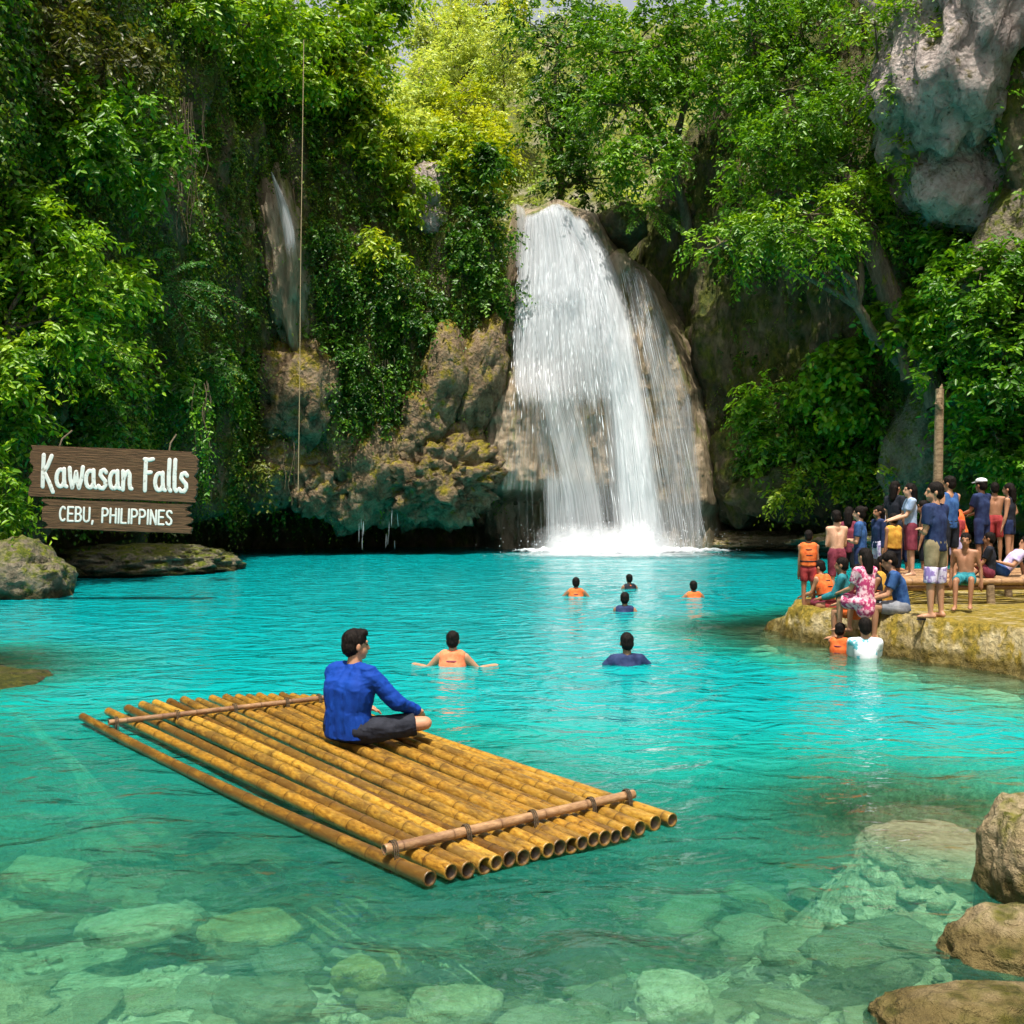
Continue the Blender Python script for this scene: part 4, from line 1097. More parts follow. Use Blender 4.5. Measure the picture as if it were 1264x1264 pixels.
fern('pale green feathery tree-fern fronds spreading over the left wall', at(196, 352, (wall_d(196, 352) or 34) - 0.6), [(1, -.2, .25), (0.9, -.3, -.2), (0.8, -.5, .6), (0.6, -.5, -.5), (1, 0, .05), (0.3, -.6, .5), (0.2, -.7, -.1)], 2.9, 0.11, 'leaf_fern', 801)
fern('bright pinnate fern fronds drooping above the top of the sign', at(60, 425, (wall_d(60, 425) or 29) - 1.2), [(1, -.2, .15), (0.9, -.3, -.3), (0.5, -.5, -.4), (0.75, -.4, .45), (0.2, -.8, .2)], 2.3, 0.10, 'leaf_bright', 802)
fern('small fern fronds hanging near the brown rock below the rope', at(255, 440, (wall_d(255, 440) or 38) - 0.8), [(1, -.2, -.2), (0.8, -.3, -.6), (0.4, -.5, -.7)], 1.7, 0.09, 'leaf_fern', 803)
fern('fern sprouting from dark rock at the right of the falls lip', at(800, 255, 45), [(0.3, -.6, -.5), (-0.5, -.6, -.4), (0.8, -.4, -.4), (0, -.7, .1), (-.8, -.4, .1)], 1.8, 0.13, 'leaf_mid', 804)
fern('fern sprouting from the leaning slab near the wooden post', at(1080, 380, 38), [(0.8, -.4, -.2), (-.8, -.4, -.2), (0.1, -.7, .3), (0.3, -.6, -.6)], 1.2, 0.11, 'leaf_bright', 805)

# trees above the falls and on the right cliff
def tree(label, base, pts, leaf, mat, seed, **kw):
    kw.setdefault('trunk_r', 0.2)
    return plant('tree', label, 'tree', base, pts, leaf, mat, seed, **kw)
tree('large sunlit tree with full crown leaning over the falls', at(850, 300, 48.5), [E(780, 60, 46, 70, 55, 360), E(840, 40, 46, 60, 55, 260), E(770, 130, 45, 60, 50, 280), E(800, 195, 44.5, 50, 38, 200), E(850, 120, 46, 50, 50, 180)], 0.26, 'leaf_mid', 901, trunk_r=0.3, tint=0.58)
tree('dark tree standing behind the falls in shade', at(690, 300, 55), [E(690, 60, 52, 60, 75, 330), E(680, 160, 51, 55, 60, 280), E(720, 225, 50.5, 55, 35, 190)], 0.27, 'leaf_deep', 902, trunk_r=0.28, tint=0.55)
tree('tree with light leaf tips on the right cliff edge', at(960, 260, 44), [E(930, 50, 42, 60, 50, 240), E(990, 40, 42, 50, 50, 190), E(900, 120, 42.5, 45, 45, 180), E(975, 110, 41, 60, 28, 180)], 0.25, 'leaf_mid', 903, trunk_r=0.22, tint=0.55)
tree('tree on the right cliff reaching tiers of pale leaves toward the falls', at(1090, 330, 40), [E(985, 150, 38, 60, 24, 190), E(940, 185, 38.5, 45, 26, 120), E(1030, 200, 38.5, 50, 35, 150), E(960, 235, 39, 60, 28, 150), E(1060, 140, 39, 45, 40, 130)], 0.23, 'leaf_mid', 904, trunk_r=0.2, tint=0.62)
tree('low branching tree with drooping leaf sprays over the brown cliff', at(1130, 470, 37.5), [E(960, 285, 36.5, 55, 26, 150), E(1015, 300, 36, 45, 28, 140), E(890, 300, 37.5, 40, 26, 110), E(1060, 265, 37, 45, 35, 140), E(1000, 265, 37, 50, 22, 110)], 0.22, 'leaf_bright', 905, trunk_r=0.26, tint=0.45, droop=0.5)
tree('slender tree with yellowish twigs in front of the pale limestone', at(1110, 260, 38.5), [E(1080, 30, 36, 45, 45, 130), E(1125, 40, 35, 30, 45, 70), E(1160, 60, 34.5, 30, 25, 40), E(1090, 120, 36, 42, 42, 130), E(1120, 190, 36, 28, 30, 60)], 0.2, 'leaf_bright', 906, trunk_r=0.12, tint=0.5)
# sunlit trees on the slope behind
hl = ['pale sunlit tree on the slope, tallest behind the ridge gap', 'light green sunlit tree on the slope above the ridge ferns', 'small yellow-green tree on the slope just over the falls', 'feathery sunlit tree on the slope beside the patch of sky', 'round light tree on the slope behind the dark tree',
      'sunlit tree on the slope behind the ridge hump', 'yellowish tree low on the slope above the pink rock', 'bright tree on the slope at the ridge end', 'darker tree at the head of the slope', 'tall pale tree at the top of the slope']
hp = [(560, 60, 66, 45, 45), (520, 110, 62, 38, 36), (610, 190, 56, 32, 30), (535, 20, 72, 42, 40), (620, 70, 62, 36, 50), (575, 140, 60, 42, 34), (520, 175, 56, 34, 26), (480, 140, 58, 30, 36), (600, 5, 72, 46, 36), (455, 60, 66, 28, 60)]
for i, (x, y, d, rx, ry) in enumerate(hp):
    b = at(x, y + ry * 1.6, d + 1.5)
    tree(hl[i], b, [E(x, y, d, rx, ry, 210), E(x - rx * 0.5, y + ry * 0.6, d - 1, rx * 0.6, ry * 0.5, 110), E(x + rx * 0.55, y + ry * 0.45, d - 0.5, rx * 0.6, ry * 0.5, 110)], 0.30, ['leaf_haze', 'leaf_haze', 'leaf_yellow'][i % 3], 920 + i, trunk_r=0.15, tint=0.85, nl=10, far=True, group='trees on the slope behind the falls')  # raised tint: sunlight on the slope put into the leaf colour
# understory covering that slope
r_ = np.random.default_rng(95)
k = 2600
ux = r_.uniform(-16, 30, k); uy = r_.uniform(52, 92, k)
pz = hill_z(ux, uy)
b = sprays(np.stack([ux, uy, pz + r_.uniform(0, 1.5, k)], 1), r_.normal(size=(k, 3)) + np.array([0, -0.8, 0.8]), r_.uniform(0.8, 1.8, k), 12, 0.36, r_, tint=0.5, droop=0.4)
tag(link('slope_undergrowth', leaf_mesh('slope_undergrowth', [b], M['leaf_haze'], simple=True)), 'light green undergrowth covering the sunlit slope behind the falls', 'undergrowth', kind='stuff')

# shrubs on the right cliff
shrub('big leafy creeper hanging over the brown right cliff in the middle', [(1040, 455, 40, 40, 26, 130), (1010, 490, 40.5, 30, 24, 80), (1060, 510, 40.5, 35, 30, 110)], 0.35, 'leaf_bright', 721, root=(1040, 440, 42.5), tint=0.42, droop=0.7, aspect=0.6)
shrub('green shrub mound spreading over the mossy foot of the right cliff', [(960, 510, 43, 42, 34, 170), (990, 555, 42.5, 50, 32, 170), (1060, 560, 41.5, 45, 32, 140), (940, 560, 43.5, 30, 28, 90)], 0.30, 'leaf_mid', 722, root=(990, 560, 45), tint=0.55, droop=0.6)
shrub('tall leafy shrub on the right cliff behind the wooden post', [(1200, 370, 33, 50, 45, 170), (1160, 330, 34, 35, 35, 100), (1240, 440, 32, 45, 50, 180), (1190, 470, 32.5, 45, 40, 150), (1250, 340, 33, 35, 40, 100)], 0.28, 'leaf_mid', 723, root=(1270, 480, 35), tint=0.5)
shrub('bright broad-leaved creeper around the leaning trunk', [(1130, 420, 36, 30, 30, 90), (1150, 380, 36, 28, 30, 80), (1095, 380, 37, 24, 14, 40)], 0.32, 'leaf_bright', 724, root=(1140, 430, 38), tint=0.4, aspect=0.6)
shrub('leafy shrub low on the right cliff above the people', [(1230, 540, 31, 45, 40, 150), (1185, 560, 32, 30, 35, 90), (1262, 590, 30, 35, 35, 90)], 0.27, 'leaf_mid', 725, root=(1260, 570, 34), tint=0.45)
shrub('yellow-green low plants on the mossy rock behind the crowd', [(1000, 605, 41.5, 50, 16, 110), (1075, 600, 41, 40, 20, 100), (1110, 590, 39, 25, 20, 50)], 0.22, 'leaf_yellow', 726, root=(1040, 620, 43), tint=0.25)
shrub('dark shrubs below the pale boulder', [(1150, 285, 36, 35, 24, 90), (1215, 320, 34.5, 40, 20, 80)], 0.24, 'leaf_deep', 727, root=(1180, 310, 37), tint=0.6)

# hanging roots, vines and the rope
def hanger(name, label, cat, x, y0, y1, d, rad, mat, seed, n=1, spread=0.0, group=None, leafy=None):
    r = np.random.default_rng(seed)
    top = at(x, y0, d)
    root = thing(name, label, cat, top, group)
    paths, B = [], []
    for i in range(n):
        xo = x + spread * r.normal(); yy = y1 - (y1 - y0) * 0.35 * r.random() * (n > 1)
        a = at(xo, y0 + 8 * r.random(), d); b_ = at(xo + (3 * r.normal() if n > 1 else -7 if name == 'rope' else 2), yy, d - 0.1)
        p = bent(a, b_, 14, 0.0006 if name == 'rope' else 0.05, r)
        paths.append((p, np.full(14, rad * r.uniform(0.7, 1.2))))
        if leafy: B.append(p[2:])
    child('strand', tube_mesh('strand', paths, M[mat], 6), root)
    if leafy:
        B = np.concatenate(B)
        child('foliage', leaf_mesh('foliage', [sprays(B, r.normal(size=B.shape) * 0.6 + np.array([0, -0.6, -0.4]), r.uniform(0.15, 0.4, len(B)), 6, leafy[1], r, aspect=0.5, tint=0.5)], M[leafy[0]]), root, 'stuff')
    return root
hanger('rope', 'thin tan rope hanging from the overhanging shrub down the left cliff', 'rope', 375, 48, 606, 36, 0.015, 'rope', 41)
hanger('hanging_roots', 'bundle of dry brown roots hanging high on the left wall', 'roots', 228, 120, 310, (wall_d(228, 210) or 34) - 0.5, 0.013, 'root', 42, 12, 13)
hanger('hanging_roots', 'fine roots dangling beside the brown rock below the rope', 'roots', 366, 540, 625, 38.5, 0.014, 'root', 45, 5, 8)
hanger('hanging_vine', 'pale dangling vine on the brown right cliff above the leafy creeper', 'vine', 1022, 330, 430, 39.5, 0.03, 'root', 46, 3, 3)
hanger('hanging_vine', 'leafy vine trailing down the mossy edge by the sign', 'vine', 246, 470, 620, 27, 0.015, 'root', 47, 5, 8, leafy=('leaf_mid', 0.13))
hanger('hanging_vine', 'leafy vine curtain under the ivy left of the tall rock tongue', 'vine', 480, 440, 540, 42, 0.015, 'root', 48, 9, 18, leafy=('leaf_deep', 0.17))

# old leaning trunk on the right cliff
lt = thing('leaning_trunk', 'thick dark leaning tree trunk on the right cliff', 'tree trunk', at(1160, 500, 36.5))
r_ = np.random.default_rng(96)
child('trunk', tube_mesh('trunk', [(bent(at(1048, 215, 38), at(1160, 500, 36.5), 14, 0.02, r_), np.linspace(0.32, 0.5, 14)), (bent(at(1062, 250, 37.6), at(1120, 470, 36.6), 12, 0.03, r_), np.linspace(0.12, 0.22, 12))], M['bark'], 12), lt)
# ------------------------------------------------------------------ bamboo raft
def pole_mesh(L, r0, r1, seed, mat, nodes=0.34, bend=0.03):
    """hollow bamboo along +x: swollen node rings, open ends with a wall"""
    r = np.random.default_rng(seed)
    xs, rs, nd_ = [], [], []
    nx = sorted(np.arange(r.uniform(0.08, 0.28), L - 0.04, nodes * r.uniform(0.85, 1.25)) + r.normal(0, 0.02)) if L > 0.5 else []
    pts = [(0, 1, 0.15), (0.01, 1, 0)]
    for q in nx:
        if 0.05 < q < L - 0.05:
            pts += [(q - 0.035, 0.985, 0), (q - 0.010, 1.015, 0.15), (q - 0.004, 1.04, 0.5), (q, 0.99, 1.0), (q + 0.006, 1.025, 0.4), (q + 0.03, 0.985, 0.1)]
    pts += [(L - 0.01, 1, 0), (L, 1, 0.15)]
    pts = np.array(pts)
    x = pts[:, 0]; rad = (r0 + (r1 - r0) * x / L) * pts[:, 1]
    # inner wall so the ends are open tubes; hole shade put into its colour
    x = np.r_[0.35, 0.0, x, L, L - 0.35]; rad = np.r_[r0 * 0.70, r0 * 0.78, rad, r1 * 0.78, r1 * 0.70]
    nv = np.r_[1.0, 0.7, pts[:, 2], 0.7, 1.0]
    sides = 16
    th = np.arange(sides) / sides * 2 * math.pi
    by = bend * np.sin(x / L * math.pi) * r.normal(); bz = 0.4 * bend * np.sin(x / L * math.pi) * r.normal()
    V = np.stack([np.repeat(x[:, None], sides, 1), by[:, None] + rad[:, None] * np.cos(th), bz[:, None] + rad[:, None] * np.sin(th)], -1)
    k = len(x)
    i = np.arange(k - 1)[:, None] * sides + np.arange(sides)[None]
    j = np.arange(k - 1)[:, None] * sides + (np.arange(sides)[None] + 1) % sides
    Q = np.stack([i, j, j + sides, i + sides], -1).reshape(-1, 4)
    return np_mesh('bamboo_pole', V.reshape(-1, 3), Q, mat=mat, attrs={'node': np.repeat(nv, sides)})

def lay(me, name, a, b, parent):
    a = Vector(a); b = Vector(b)
    q = (b - a).to_track_quat('X', 'Z')
    o = link(name, me, parent)
    o.location = a - Vector(parent.location)
    o.rotation_mode = 'QUATERNION'
    o.rotation_quaternion = q
    return o

near = [(531, 1083), (557, 1076), (578, 1072), (599, 1066), (613, 1064), (629, 1060), (646, 1056), (661, 1051), (677, 1049), (691, 1045), (706, 1041), (719, 1039), (733, 1036), (747, 1033), (760, 1030), (773, 1027), (790, 1022), (809, 1014), (830, 1010)]
far = [(102, 885), (134, 879), (158, 874), (176, 871), (192, 868), (210, 866), (227, 865), (245, 865), (262, 862), (279, 862), (294, 861), (307, 861), (320, 860), (335, 860), (348, 859), (361, 860), (374, 861), (387, 863), (399, 866)]
raft = thing('bamboo_raft', 'golden bamboo raft floating on the clear pool', 'raft', (-1.5, 7.5, 0.0))
RZ = 0.062
for i, (n_, f_) in enumerate(zip(near, far)):
    rr = 0.0405 + 0.009 * ((i * 37) % 7) / 7
    a = on(f_[0], f_[1], RZ); b = on(n_[0], n_[1], RZ)
    a[2] = RZ + 0.006 * math.sin(i * 2.3); b[2] = RZ - 0.008 + 0.006 * math.sin(i * 1.7)
    lay(pole_mesh(float(np.linalg.norm(b - a)), rr * 0.92, rr * 1.04, 60 + i, M['bamboo']), 'bamboo_pole', a, b, raft)
bars = [((134, 892), (402, 861), 0.026), ((474, 1049), (782, 980), 0.030)]
for k, (p, q, rr) in enumerate(bars):
    z = RZ + 0.075
    a = on(p[0], p[1], z); b = on(q[0], q[1], z)
    lay(pole_mesh(float(np.linalg.norm(b - a)), rr, rr * 0.95, 90 + k, M['bamboo_pale'], nodes=0.27, bend=0.008), 'crossbar', a, b, raft)
    # rope lashings round bar and poles
    ab = b - a
    for t in (0.03, 0.29, 0.55, 0.80, 0.965):
        c = a + ab * t
        paths = []
        across = norm(np.cross(ab, [0, 0, 1]))
        for off in (-0.012, 0.0, 0.013):
            th = np.linspace(0, 2 * math.pi, 15)
            e = norm(ab) * off
            P = c + e + np.array([0, 0, -0.045]) + across * (0.044 * np.cos(th))[:, None] + np.array([0, 0, 1.0]) * (0.086 * np.sin(th))[:, None]
            paths.append((P, np.full(15, 0.0042)))
        o = child('lashing', tube_mesh('lashing', paths, M['lash'], 6), raft)

# ------------------------------------------------------------------ wooden sign
def board_mesh(name, w, h, th, seed, jag):
    r = np.random.default_rng(seed)
    def end(s):
        ys = np.linspace(-h / 2, h / 2, 25)
        x = np.zeros(25)
        for c in r.uniform(-h / 2, h / 2, 4):
            x -= jag * r.uniform(0.5, 1.0) * np.exp(-((ys - c) / (h * 0.05)) ** 2)
        x += r.normal(0, jag * 0.08, 25)
        return np.stack([s * (w / 2 + x), ys], 1)
    xs = np.linspace(-w / 2, w / 2, 30)[1:-1]
    R_ = end(1); L_ = end(-1)[::-1]
    top = np.stack([xs[::-1], h / 2 + 0.010 * fbm(np.stack([xs * 2, xs * 0, xs * 0], 1), 3, seed)], 1)
    bot = np.stack([xs, -h / 2 + 0.010 * fbm(np.stack([xs * 2, xs * 0 + 5, xs * 0], 1), 3, seed)], 1)
    ol = np.concatenate([bot, R_, top, L_])
    bm = bmesh.new()
    f = bm.faces.new([bm.verts.new((p[0], -th / 2, p[1])) for p in ol])
    ex = bmesh.ops.extrude_face_region(bm, geom=[f])
    for v in ex['geom']:
        if isinstance(v, bmesh.types.BMVert): v.co.y += th
    bmesh.ops.recalc_face_normals(bm, faces=bm.faces)
    bmesh.ops.bevel(bm, geom=[e for e in bm.edges if e.is_manifold and abs(e.calc_face_angle(0)) > 1.2], offset=0.012, segments=2, affect='EDGES', clamp_overlap=True)
    me = bpy.data.meshes.new(name); bm.to_mesh(me); bm.free()
    me.materials.append(M['sign_wood'])
    return me

def arc(cx, cy_, rx, ry, a0, a1, n=10):
    t = np.radians(np.linspace(a0, a1, n))
    return [(cx + rx * math.cos(q), cy_ + ry * math.sin(q)) for q in t]
GL = {  # strokes of each brush letter, width
    'K': ([[(0.03, 1.0), (0.02, 0.5), (0.03, 0.0)], [(0.40, 0.98), (0.22, 0.65), (0.07, 0.46)], [(0.07, 0.47), (0.30, 0.18), (0.52, -0.16)]], 0.52),
    'a': ([arc(0.21, 0.29, 0.19, 0.27, 65, 330, 14), [(0.36, 0.58), (0.38, 0.25), (0.42, 0.06), (0.50, 0.03)]], 0.50),
    'w': ([[(0.0, 0.62), (0.05, 0.28), (0.15, 0.0), (0.25, 0.22), (0.31, 0.50), (0.37, 0.22), (0.47, 0.0), (0.57, 0.28), (0.62, 0.66)]], 0.64),
    's': ([[(0.34, 0.52), (0.24, 0.60), (0.10, 0.56), (0.07, 0.44), (0.18, 0.34), (0.31, 0.25), (0.33, 0.12), (0.22, 0.01), (0.08, 0.02), (0.0, 0.09)]], 0.38),
    'n': ([[(0.0, 0.58), (0.03, 0.3), (0.03, 0.0)], [(0.04, 0.32), (0.13, 0.53), (0.24, 0.58), (0.32, 0.48), (0.33, 0.2), (0.37, 0.05), (0.43, 0.04)]], 0.46),
    'F': ([[(0.06, 0.98), (0.05, 0.5), (0.06, 0.0)], [(0.0, 0.99), (0.2, 0.97), (0.38, 1.0)], [(0.06, 0.56), (0.30, 0.58)]], 0.38),
    'l': ([[(0.04, 1.0), (0.03, 0.5), (0.05, 0.1), (0.13, 0.02)]], 0.15),
    'C': ([arc(0.22, 0.5, 0.22, 0.5, 50, 310, 14)], 0.42), 'E': ([[(0.38, 1), (0, 1), (0, 0), (0.38, 0)], [(0, 0.52), (0.32, 0.52)]], 0.40),
    'B': ([[(0, 0), (0, 1), (0.2, 1)] + arc(0.2, 0.76, 0.17, 0.24, 90, -90, 7) + [(0.02, 0.52)], [(0.2, 0.52)] + arc(0.2, 0.26, 0.2, 0.26, 90, -90, 7) + [(0, 0)]], 0.42),
    'U': ([[(0, 1), (0, 0.3)] + arc(0.21, 0.25, 0.21, 0.25, 190, 350, 9) + [(0.42, 0.3), (0.42, 1)]], 0.44), ',': ([[(0.06, 0.06), (0.02, -0.16)]], 0.12),
    'P': ([[(0, 0), (0, 1), (0.2, 1)] + arc(0.2, 0.74, 0.2, 0.26, 90, -90, 8) + [(0, 0.48)]], 0.42), 'H': ([[(0, 0), (0, 1)], [(0.4, 0), (0.4, 1)], [(0, 0.52), (0.4, 0.52)]], 0.42),
    'I': ([[(0.02, 0), (0.02, 1)]], 0.05), 'L': ([[(0, 1), (0, 0), (0.34, 0)]], 0.36), 'N': ([[(0, 0), (0, 1), (0.4, 0), (0.4, 1)]], 0.42),
    'S': ([[(0.38, 0.86), (0.3, 0.97), (0.18, 1.0), (0.05, 0.92), (0.02, 0.74), (0.12, 0.58), (0.28, 0.46), (0.38, 0.30), (0.36, 0.10), (0.22, 0.0), (0.08, 0.03), (0.0, 0.16)]], 0.40)}

def capsule(p0, r0, p1, r1, flat0=False, flat1=False, side=None, k=1.0, seg=16, cap=4):
    """closed tapered capsule; k widens it along the side vector"""
    p0 = np.asarray(p0, float); p1 = np.asarray(p1, float)
    ax = p1 - p0; L = np.linalg.norm(ax); ax = ax / max(L, 1e-9)
    ref = np.asarray(side, float) if side is not None else (np.array([1.0, 0, 0]) if abs(ax[0]) < 0.8 else np.array([0, 1.0, 0]))
    a = ref - ax * (ref @ ax); a /= np.linalg.norm(a); b = np.cross(ax, a)
    rings = []
    q = np.radians(np.linspace(8, 90, cap))
    if flat0: rings.append((p0, r0 * 0.05)); rings.append((p0, r0))
    else: rings += [(p0 - ax * r0 * math.cos(t), r0 * math.sin(t)) for t in q]
    if flat1: rings.append((p1, r1)); rings.append((p1, r1 * 0.05))
    else: rings += [(p1 + ax * r1 * math.cos(t), r1 * math.sin(t)) for t in q[::-1]]
    th = np.arange(seg) / seg * 2 * math.pi
    V = np.array([c + r * (k * a * math.cos(t) + b * math.sin(t)) for c, r in rings for t in th])
    n = len(rings)
    i = np.arange(n - 1)[:, None] * seg + np.arange(seg)[None]; j = np.arange(n - 1)[:, None] * seg + (np.arange(seg)[None] + 1) % seg
    Q = np.stack([i, j, j + seg, i + seg], -1).reshape(-1, 4).tolist()
    Q += [list(range(seg))[::-1], list(range((n - 1) * seg, n * seg))]
    return V, Q

def ellip(c, rad, rot=None):
    V, T = ICO[3]
    V = V * np.asarray(rad)
    if rot is not None: V = V @ np.asarray(rot).T
    return V + np.asarray(c), T.tolist()

def join(parts):
    Vs, Fs, o = [], [], 0
    for V, Fc in parts:
        Vs.append(V); Fs += [[i + o for i in f] for f in Fc]; o += len(V)
    return np.concatenate(Vs), Fs

def pymesh(name, V, Fc, mat):
    me = bpy.data.meshes.new(name); me.from_pydata(np.asarray(V).tolist(), [], Fc); me.update()
    me.polygons.foreach_set('use_smooth', np.ones(len(me.polygons), bool))
    me.materials.append(mat)
    return me

def write(text, x0, x1, z0, z1, rad, y, parent, gap):
    tot = sum((GL[c][1] if c != ' ' else 0.30) + gap for c in text) - gap
    sx = (x1 - x0) / tot; sz = z1 - z0
    x = 0
    for c in text:
        if c == ' ': x += 0.30 + gap; continue
        strokes, w = GL[c]
        parts = []
        for s in strokes:
            pts = [np.array([x0 + (x + p[0]) * sx, 0, z0 + p[1] * sz]) for p in s]
            for a, b in zip(pts[:-1], pts[1:]):
                parts.append(capsule(a, rad, b, rad, seg=10, cap=3))
        V, Fc = join(parts)
        V = V.copy(); V[:, 1] = y + V[:, 1] * 0.10
        link('letter', pymesh('letter', V, Fc, M['paint_white']), parent)
        x += w + gap

SD = 21.5
sc_ = SD / F
sign = thing('wooden_sign', 'weathered wooden sign of two boards with white lettering hanging before the left wall', 'sign', at(140, 604, SD))
sign.rotation_euler = (0, math.radians(2.2), 0)
b1 = link('upper_board', board_mesh('upper_board', 207 * sc_, 63 * sc_, 0.09, 4, 0.09), sign, (0.0, 0, 19 * sc_))
b2 = link('lower_board', board_mesh('lower_board', 186 * sc_, 37 * sc_, 0.08, 9, 0.14), sign, (6 * sc_, 0.01, -33 * sc_))
write('Kawasan Falls', -87 * sc_, 92 * sc_, -19 * sc_, 20 * sc_, 2.6 * sc_, -0.047, b1, 0.12)
write('CEBU, PHILIPPINES', -70 * sc_, 68 * sc_, -8 * sc_, 9 * sc_, 1.3 * sc_, -0.042, b2, 0.17)
for sx in (-70, 66):
    pts = np.array([[sx * sc_, 0.0, -50 * sc_], [sx * sc_ * 1.0, 0.055, 0], [sx * sc_, 0.055, 50 * sc_], [sx * sc_ * 0.99 + 0.01, 0.12, 60 * sc_], [sx * sc_ * 0.97, 0.55, 72 * sc_]])
    link('hanging_rope', tube_mesh('hanging_rope', [(pts, np.full(5, 0.02))], M['root'], 7), sign)

# ------------------------------------------------------------------ bamboo platform and post on the right
deck = thing('bamboo_platform', 'low bamboo platform on posts behind the ledge, people resting on it', 'platform', (8, 17.2, 0))
DZ = 0.83
r_ = np.random.default_rng(97)
a0 = on(1118, 716, DZ)
for i in range(11):
    a = np.array([a0[0] + 0.02 * r_.normal() + i * 0.04, 16.5 + i * 0.24, DZ - 0.05]); b = a + np.array([5.6, 0.25 + 0.05 * r_.normal(), 0.02 * r_.normal() + 0.03])
    lay(pole_mesh(float(np.linalg.norm(b - a)), 0.06, 0.052, 140 + i, M['bamboo_pale'], bend=0.02), 'platform_pole', a, b, deck)
for i, x in enumerate((6.9, 7.75, 9.0, 10.4)):
    for y in (16.6, 18.6):
        p = [np.array([x, y, -1.0]), np.array([x + 0.03, y, 0.2]), np.array([x, y, DZ - 0.1])]
        child('platform_post', tube_mesh('platform_post', [(p, np.array([0.075, 0.07, 0.065]))], M['deck_wood'], 10), deck)
for y in (16.62, 18.6):
    a = np.array([6.2, y, DZ - 0.16]); b = a + np.array([5.4, 0.1, 0.0])
    lay(pole_mesh(5.4, 0.05, 0.05, 170, M['bamboo_pale']), 'bearer', a, b, deck)
pp = thing('wooden_post', 'tall weathered wooden post with a ragged top behind the standing man', 'post', at(1157, 705, 19))
p0, p1 = at(1155, 715, 19), at(1160, 480, 19)
child('post', tube_mesh('post', [(np.array([p0, p0 * 0.5 + p1 * 0.5, p1]), np.array([0.10, 0.09, 0.075]))], M['deck_wood'], 10), pp)
child('ragged_top', tube_mesh('ragged_top', [(bent(at(1157, 500, 18.95), at(1163, 474, 18.95), 5, 0.06, r_), np.array([.06, .06, .05, .04, .01])), (bent(at(1162, 505, 18.92), at(1157, 486, 18.92), 5, 0.1, r_), np.array([.04, .045, .04, .03, .01]))], M['deck_wood'], 8), pp)

# ------------------------------------------------------------------ people
for nm, c in {'skin_tan': (0.42, 0.215, 0.125), 'skin_brown': (0.30, 0.145, 0.080), 'skin_light': (0.55, 0.32, 0.21)}.items():
    M[nm] = plain_mat(nm, c, tuple(v * 1.12 for v in c), rough=0.5, scale=14, bump=0.06)
    for n in M[nm].node_tree.nodes:
        if n.type == 'BSDF_PRINCIPLED':
            n.inputs['Subsurface Weight'].default_value = 0.0
M['hair'] = plain_mat('hair', (0.006, 0.005, 0.005), (0.016, 0.012, 0.010), rough=0.6, spec=0.08, scale=60, bump=0.6, stretch=(1, 1, 0.25))
M['eye'] = plain_mat('eye', (0.02, 0.012, 0.01), (0.05, 0.03, 0.02), rough=0.2)
CL = {'royal': ((0.003, 0.034, 0.24), (0.004, 0.048, 0.31)), 'black': ((0.006, 0.008, 0.014), (0.025, 0.028, 0.04)), 'navy': ((0.010, 0.016, 0.06), (0.03, 0.05, 0.13)), 'orange': ((0.60, 0.09, 0.02), (0.80, 0.20, 0.05)),
      'coral': ((0.80, 0.15, 0.06), (0.90, 0.27, 0.13)), 'white': ((0.62, 0.66, 0.72), (0.85, 0.87, 0.9)), 'lilac': ((0.36, 0.30, 0.58), (0.70, 0.64, 0.82)), 'maroon': ((0.11, 0.015, 0.03), (0.25, 0.05, 0.08)), 'pink': ((0.55, 0.08, 0.20), (0.85, 0.40, 0.50)),
      'beige': ((0.52, 0.38, 0.24), (0.66, 0.50, 0.34)), 'khaki': ((0.20, 0.16, 0.09), (0.34, 0.27, 0.16)), 'skyblue': ((0.22, 0.33, 0.52), (0.45, 0.56, 0.75)), 'teal': ((0.01, 0.12, 0.16), (0.04, 0.26, 0.30)), 'grey': ((0.16, 0.17, 0.20), (0.32, 0.33, 0.36)),
      'blue': ((0.015, 0.05, 0.18), (0.05, 0.13, 0.32)), 'yellow': ((0.45, 0.20, 0.03), (0.66, 0.38, 0.06)), 'red': ((0.22, 0.02, 0.025), (0.42, 0.06, 0.06))}
for nm, (a, b) in CL.items():
    M['c_' + nm] = plain_mat('cloth_' + nm, a, b, rough=0.8, scale=9, bump=0.25, spec=0.2)
M['c_floral'] = plain_mat('cloth_floral', (0.50, 0.05, 0.16), (0.90, 0.55, 0.62), rough=0.8, scale=16, spec=0.2, lo=0.46, hi=0.56)
M['c_teeprint'] = plain_mat('cloth_teeprint', (0.75, 0.80, 0.85), (0.10, 0.42, 0.50), rough=0.8, scale=7, spec=0.2, lo=0.56, hi=0.62)
M['c_lilacprint'] = plain_mat('cloth_lilacprint', (0.26, 0.18, 0.44), (0.68, 0.62, 0.80), rough=0.8, scale=14, spec=0.2, lo=0.42, hi=0.52)

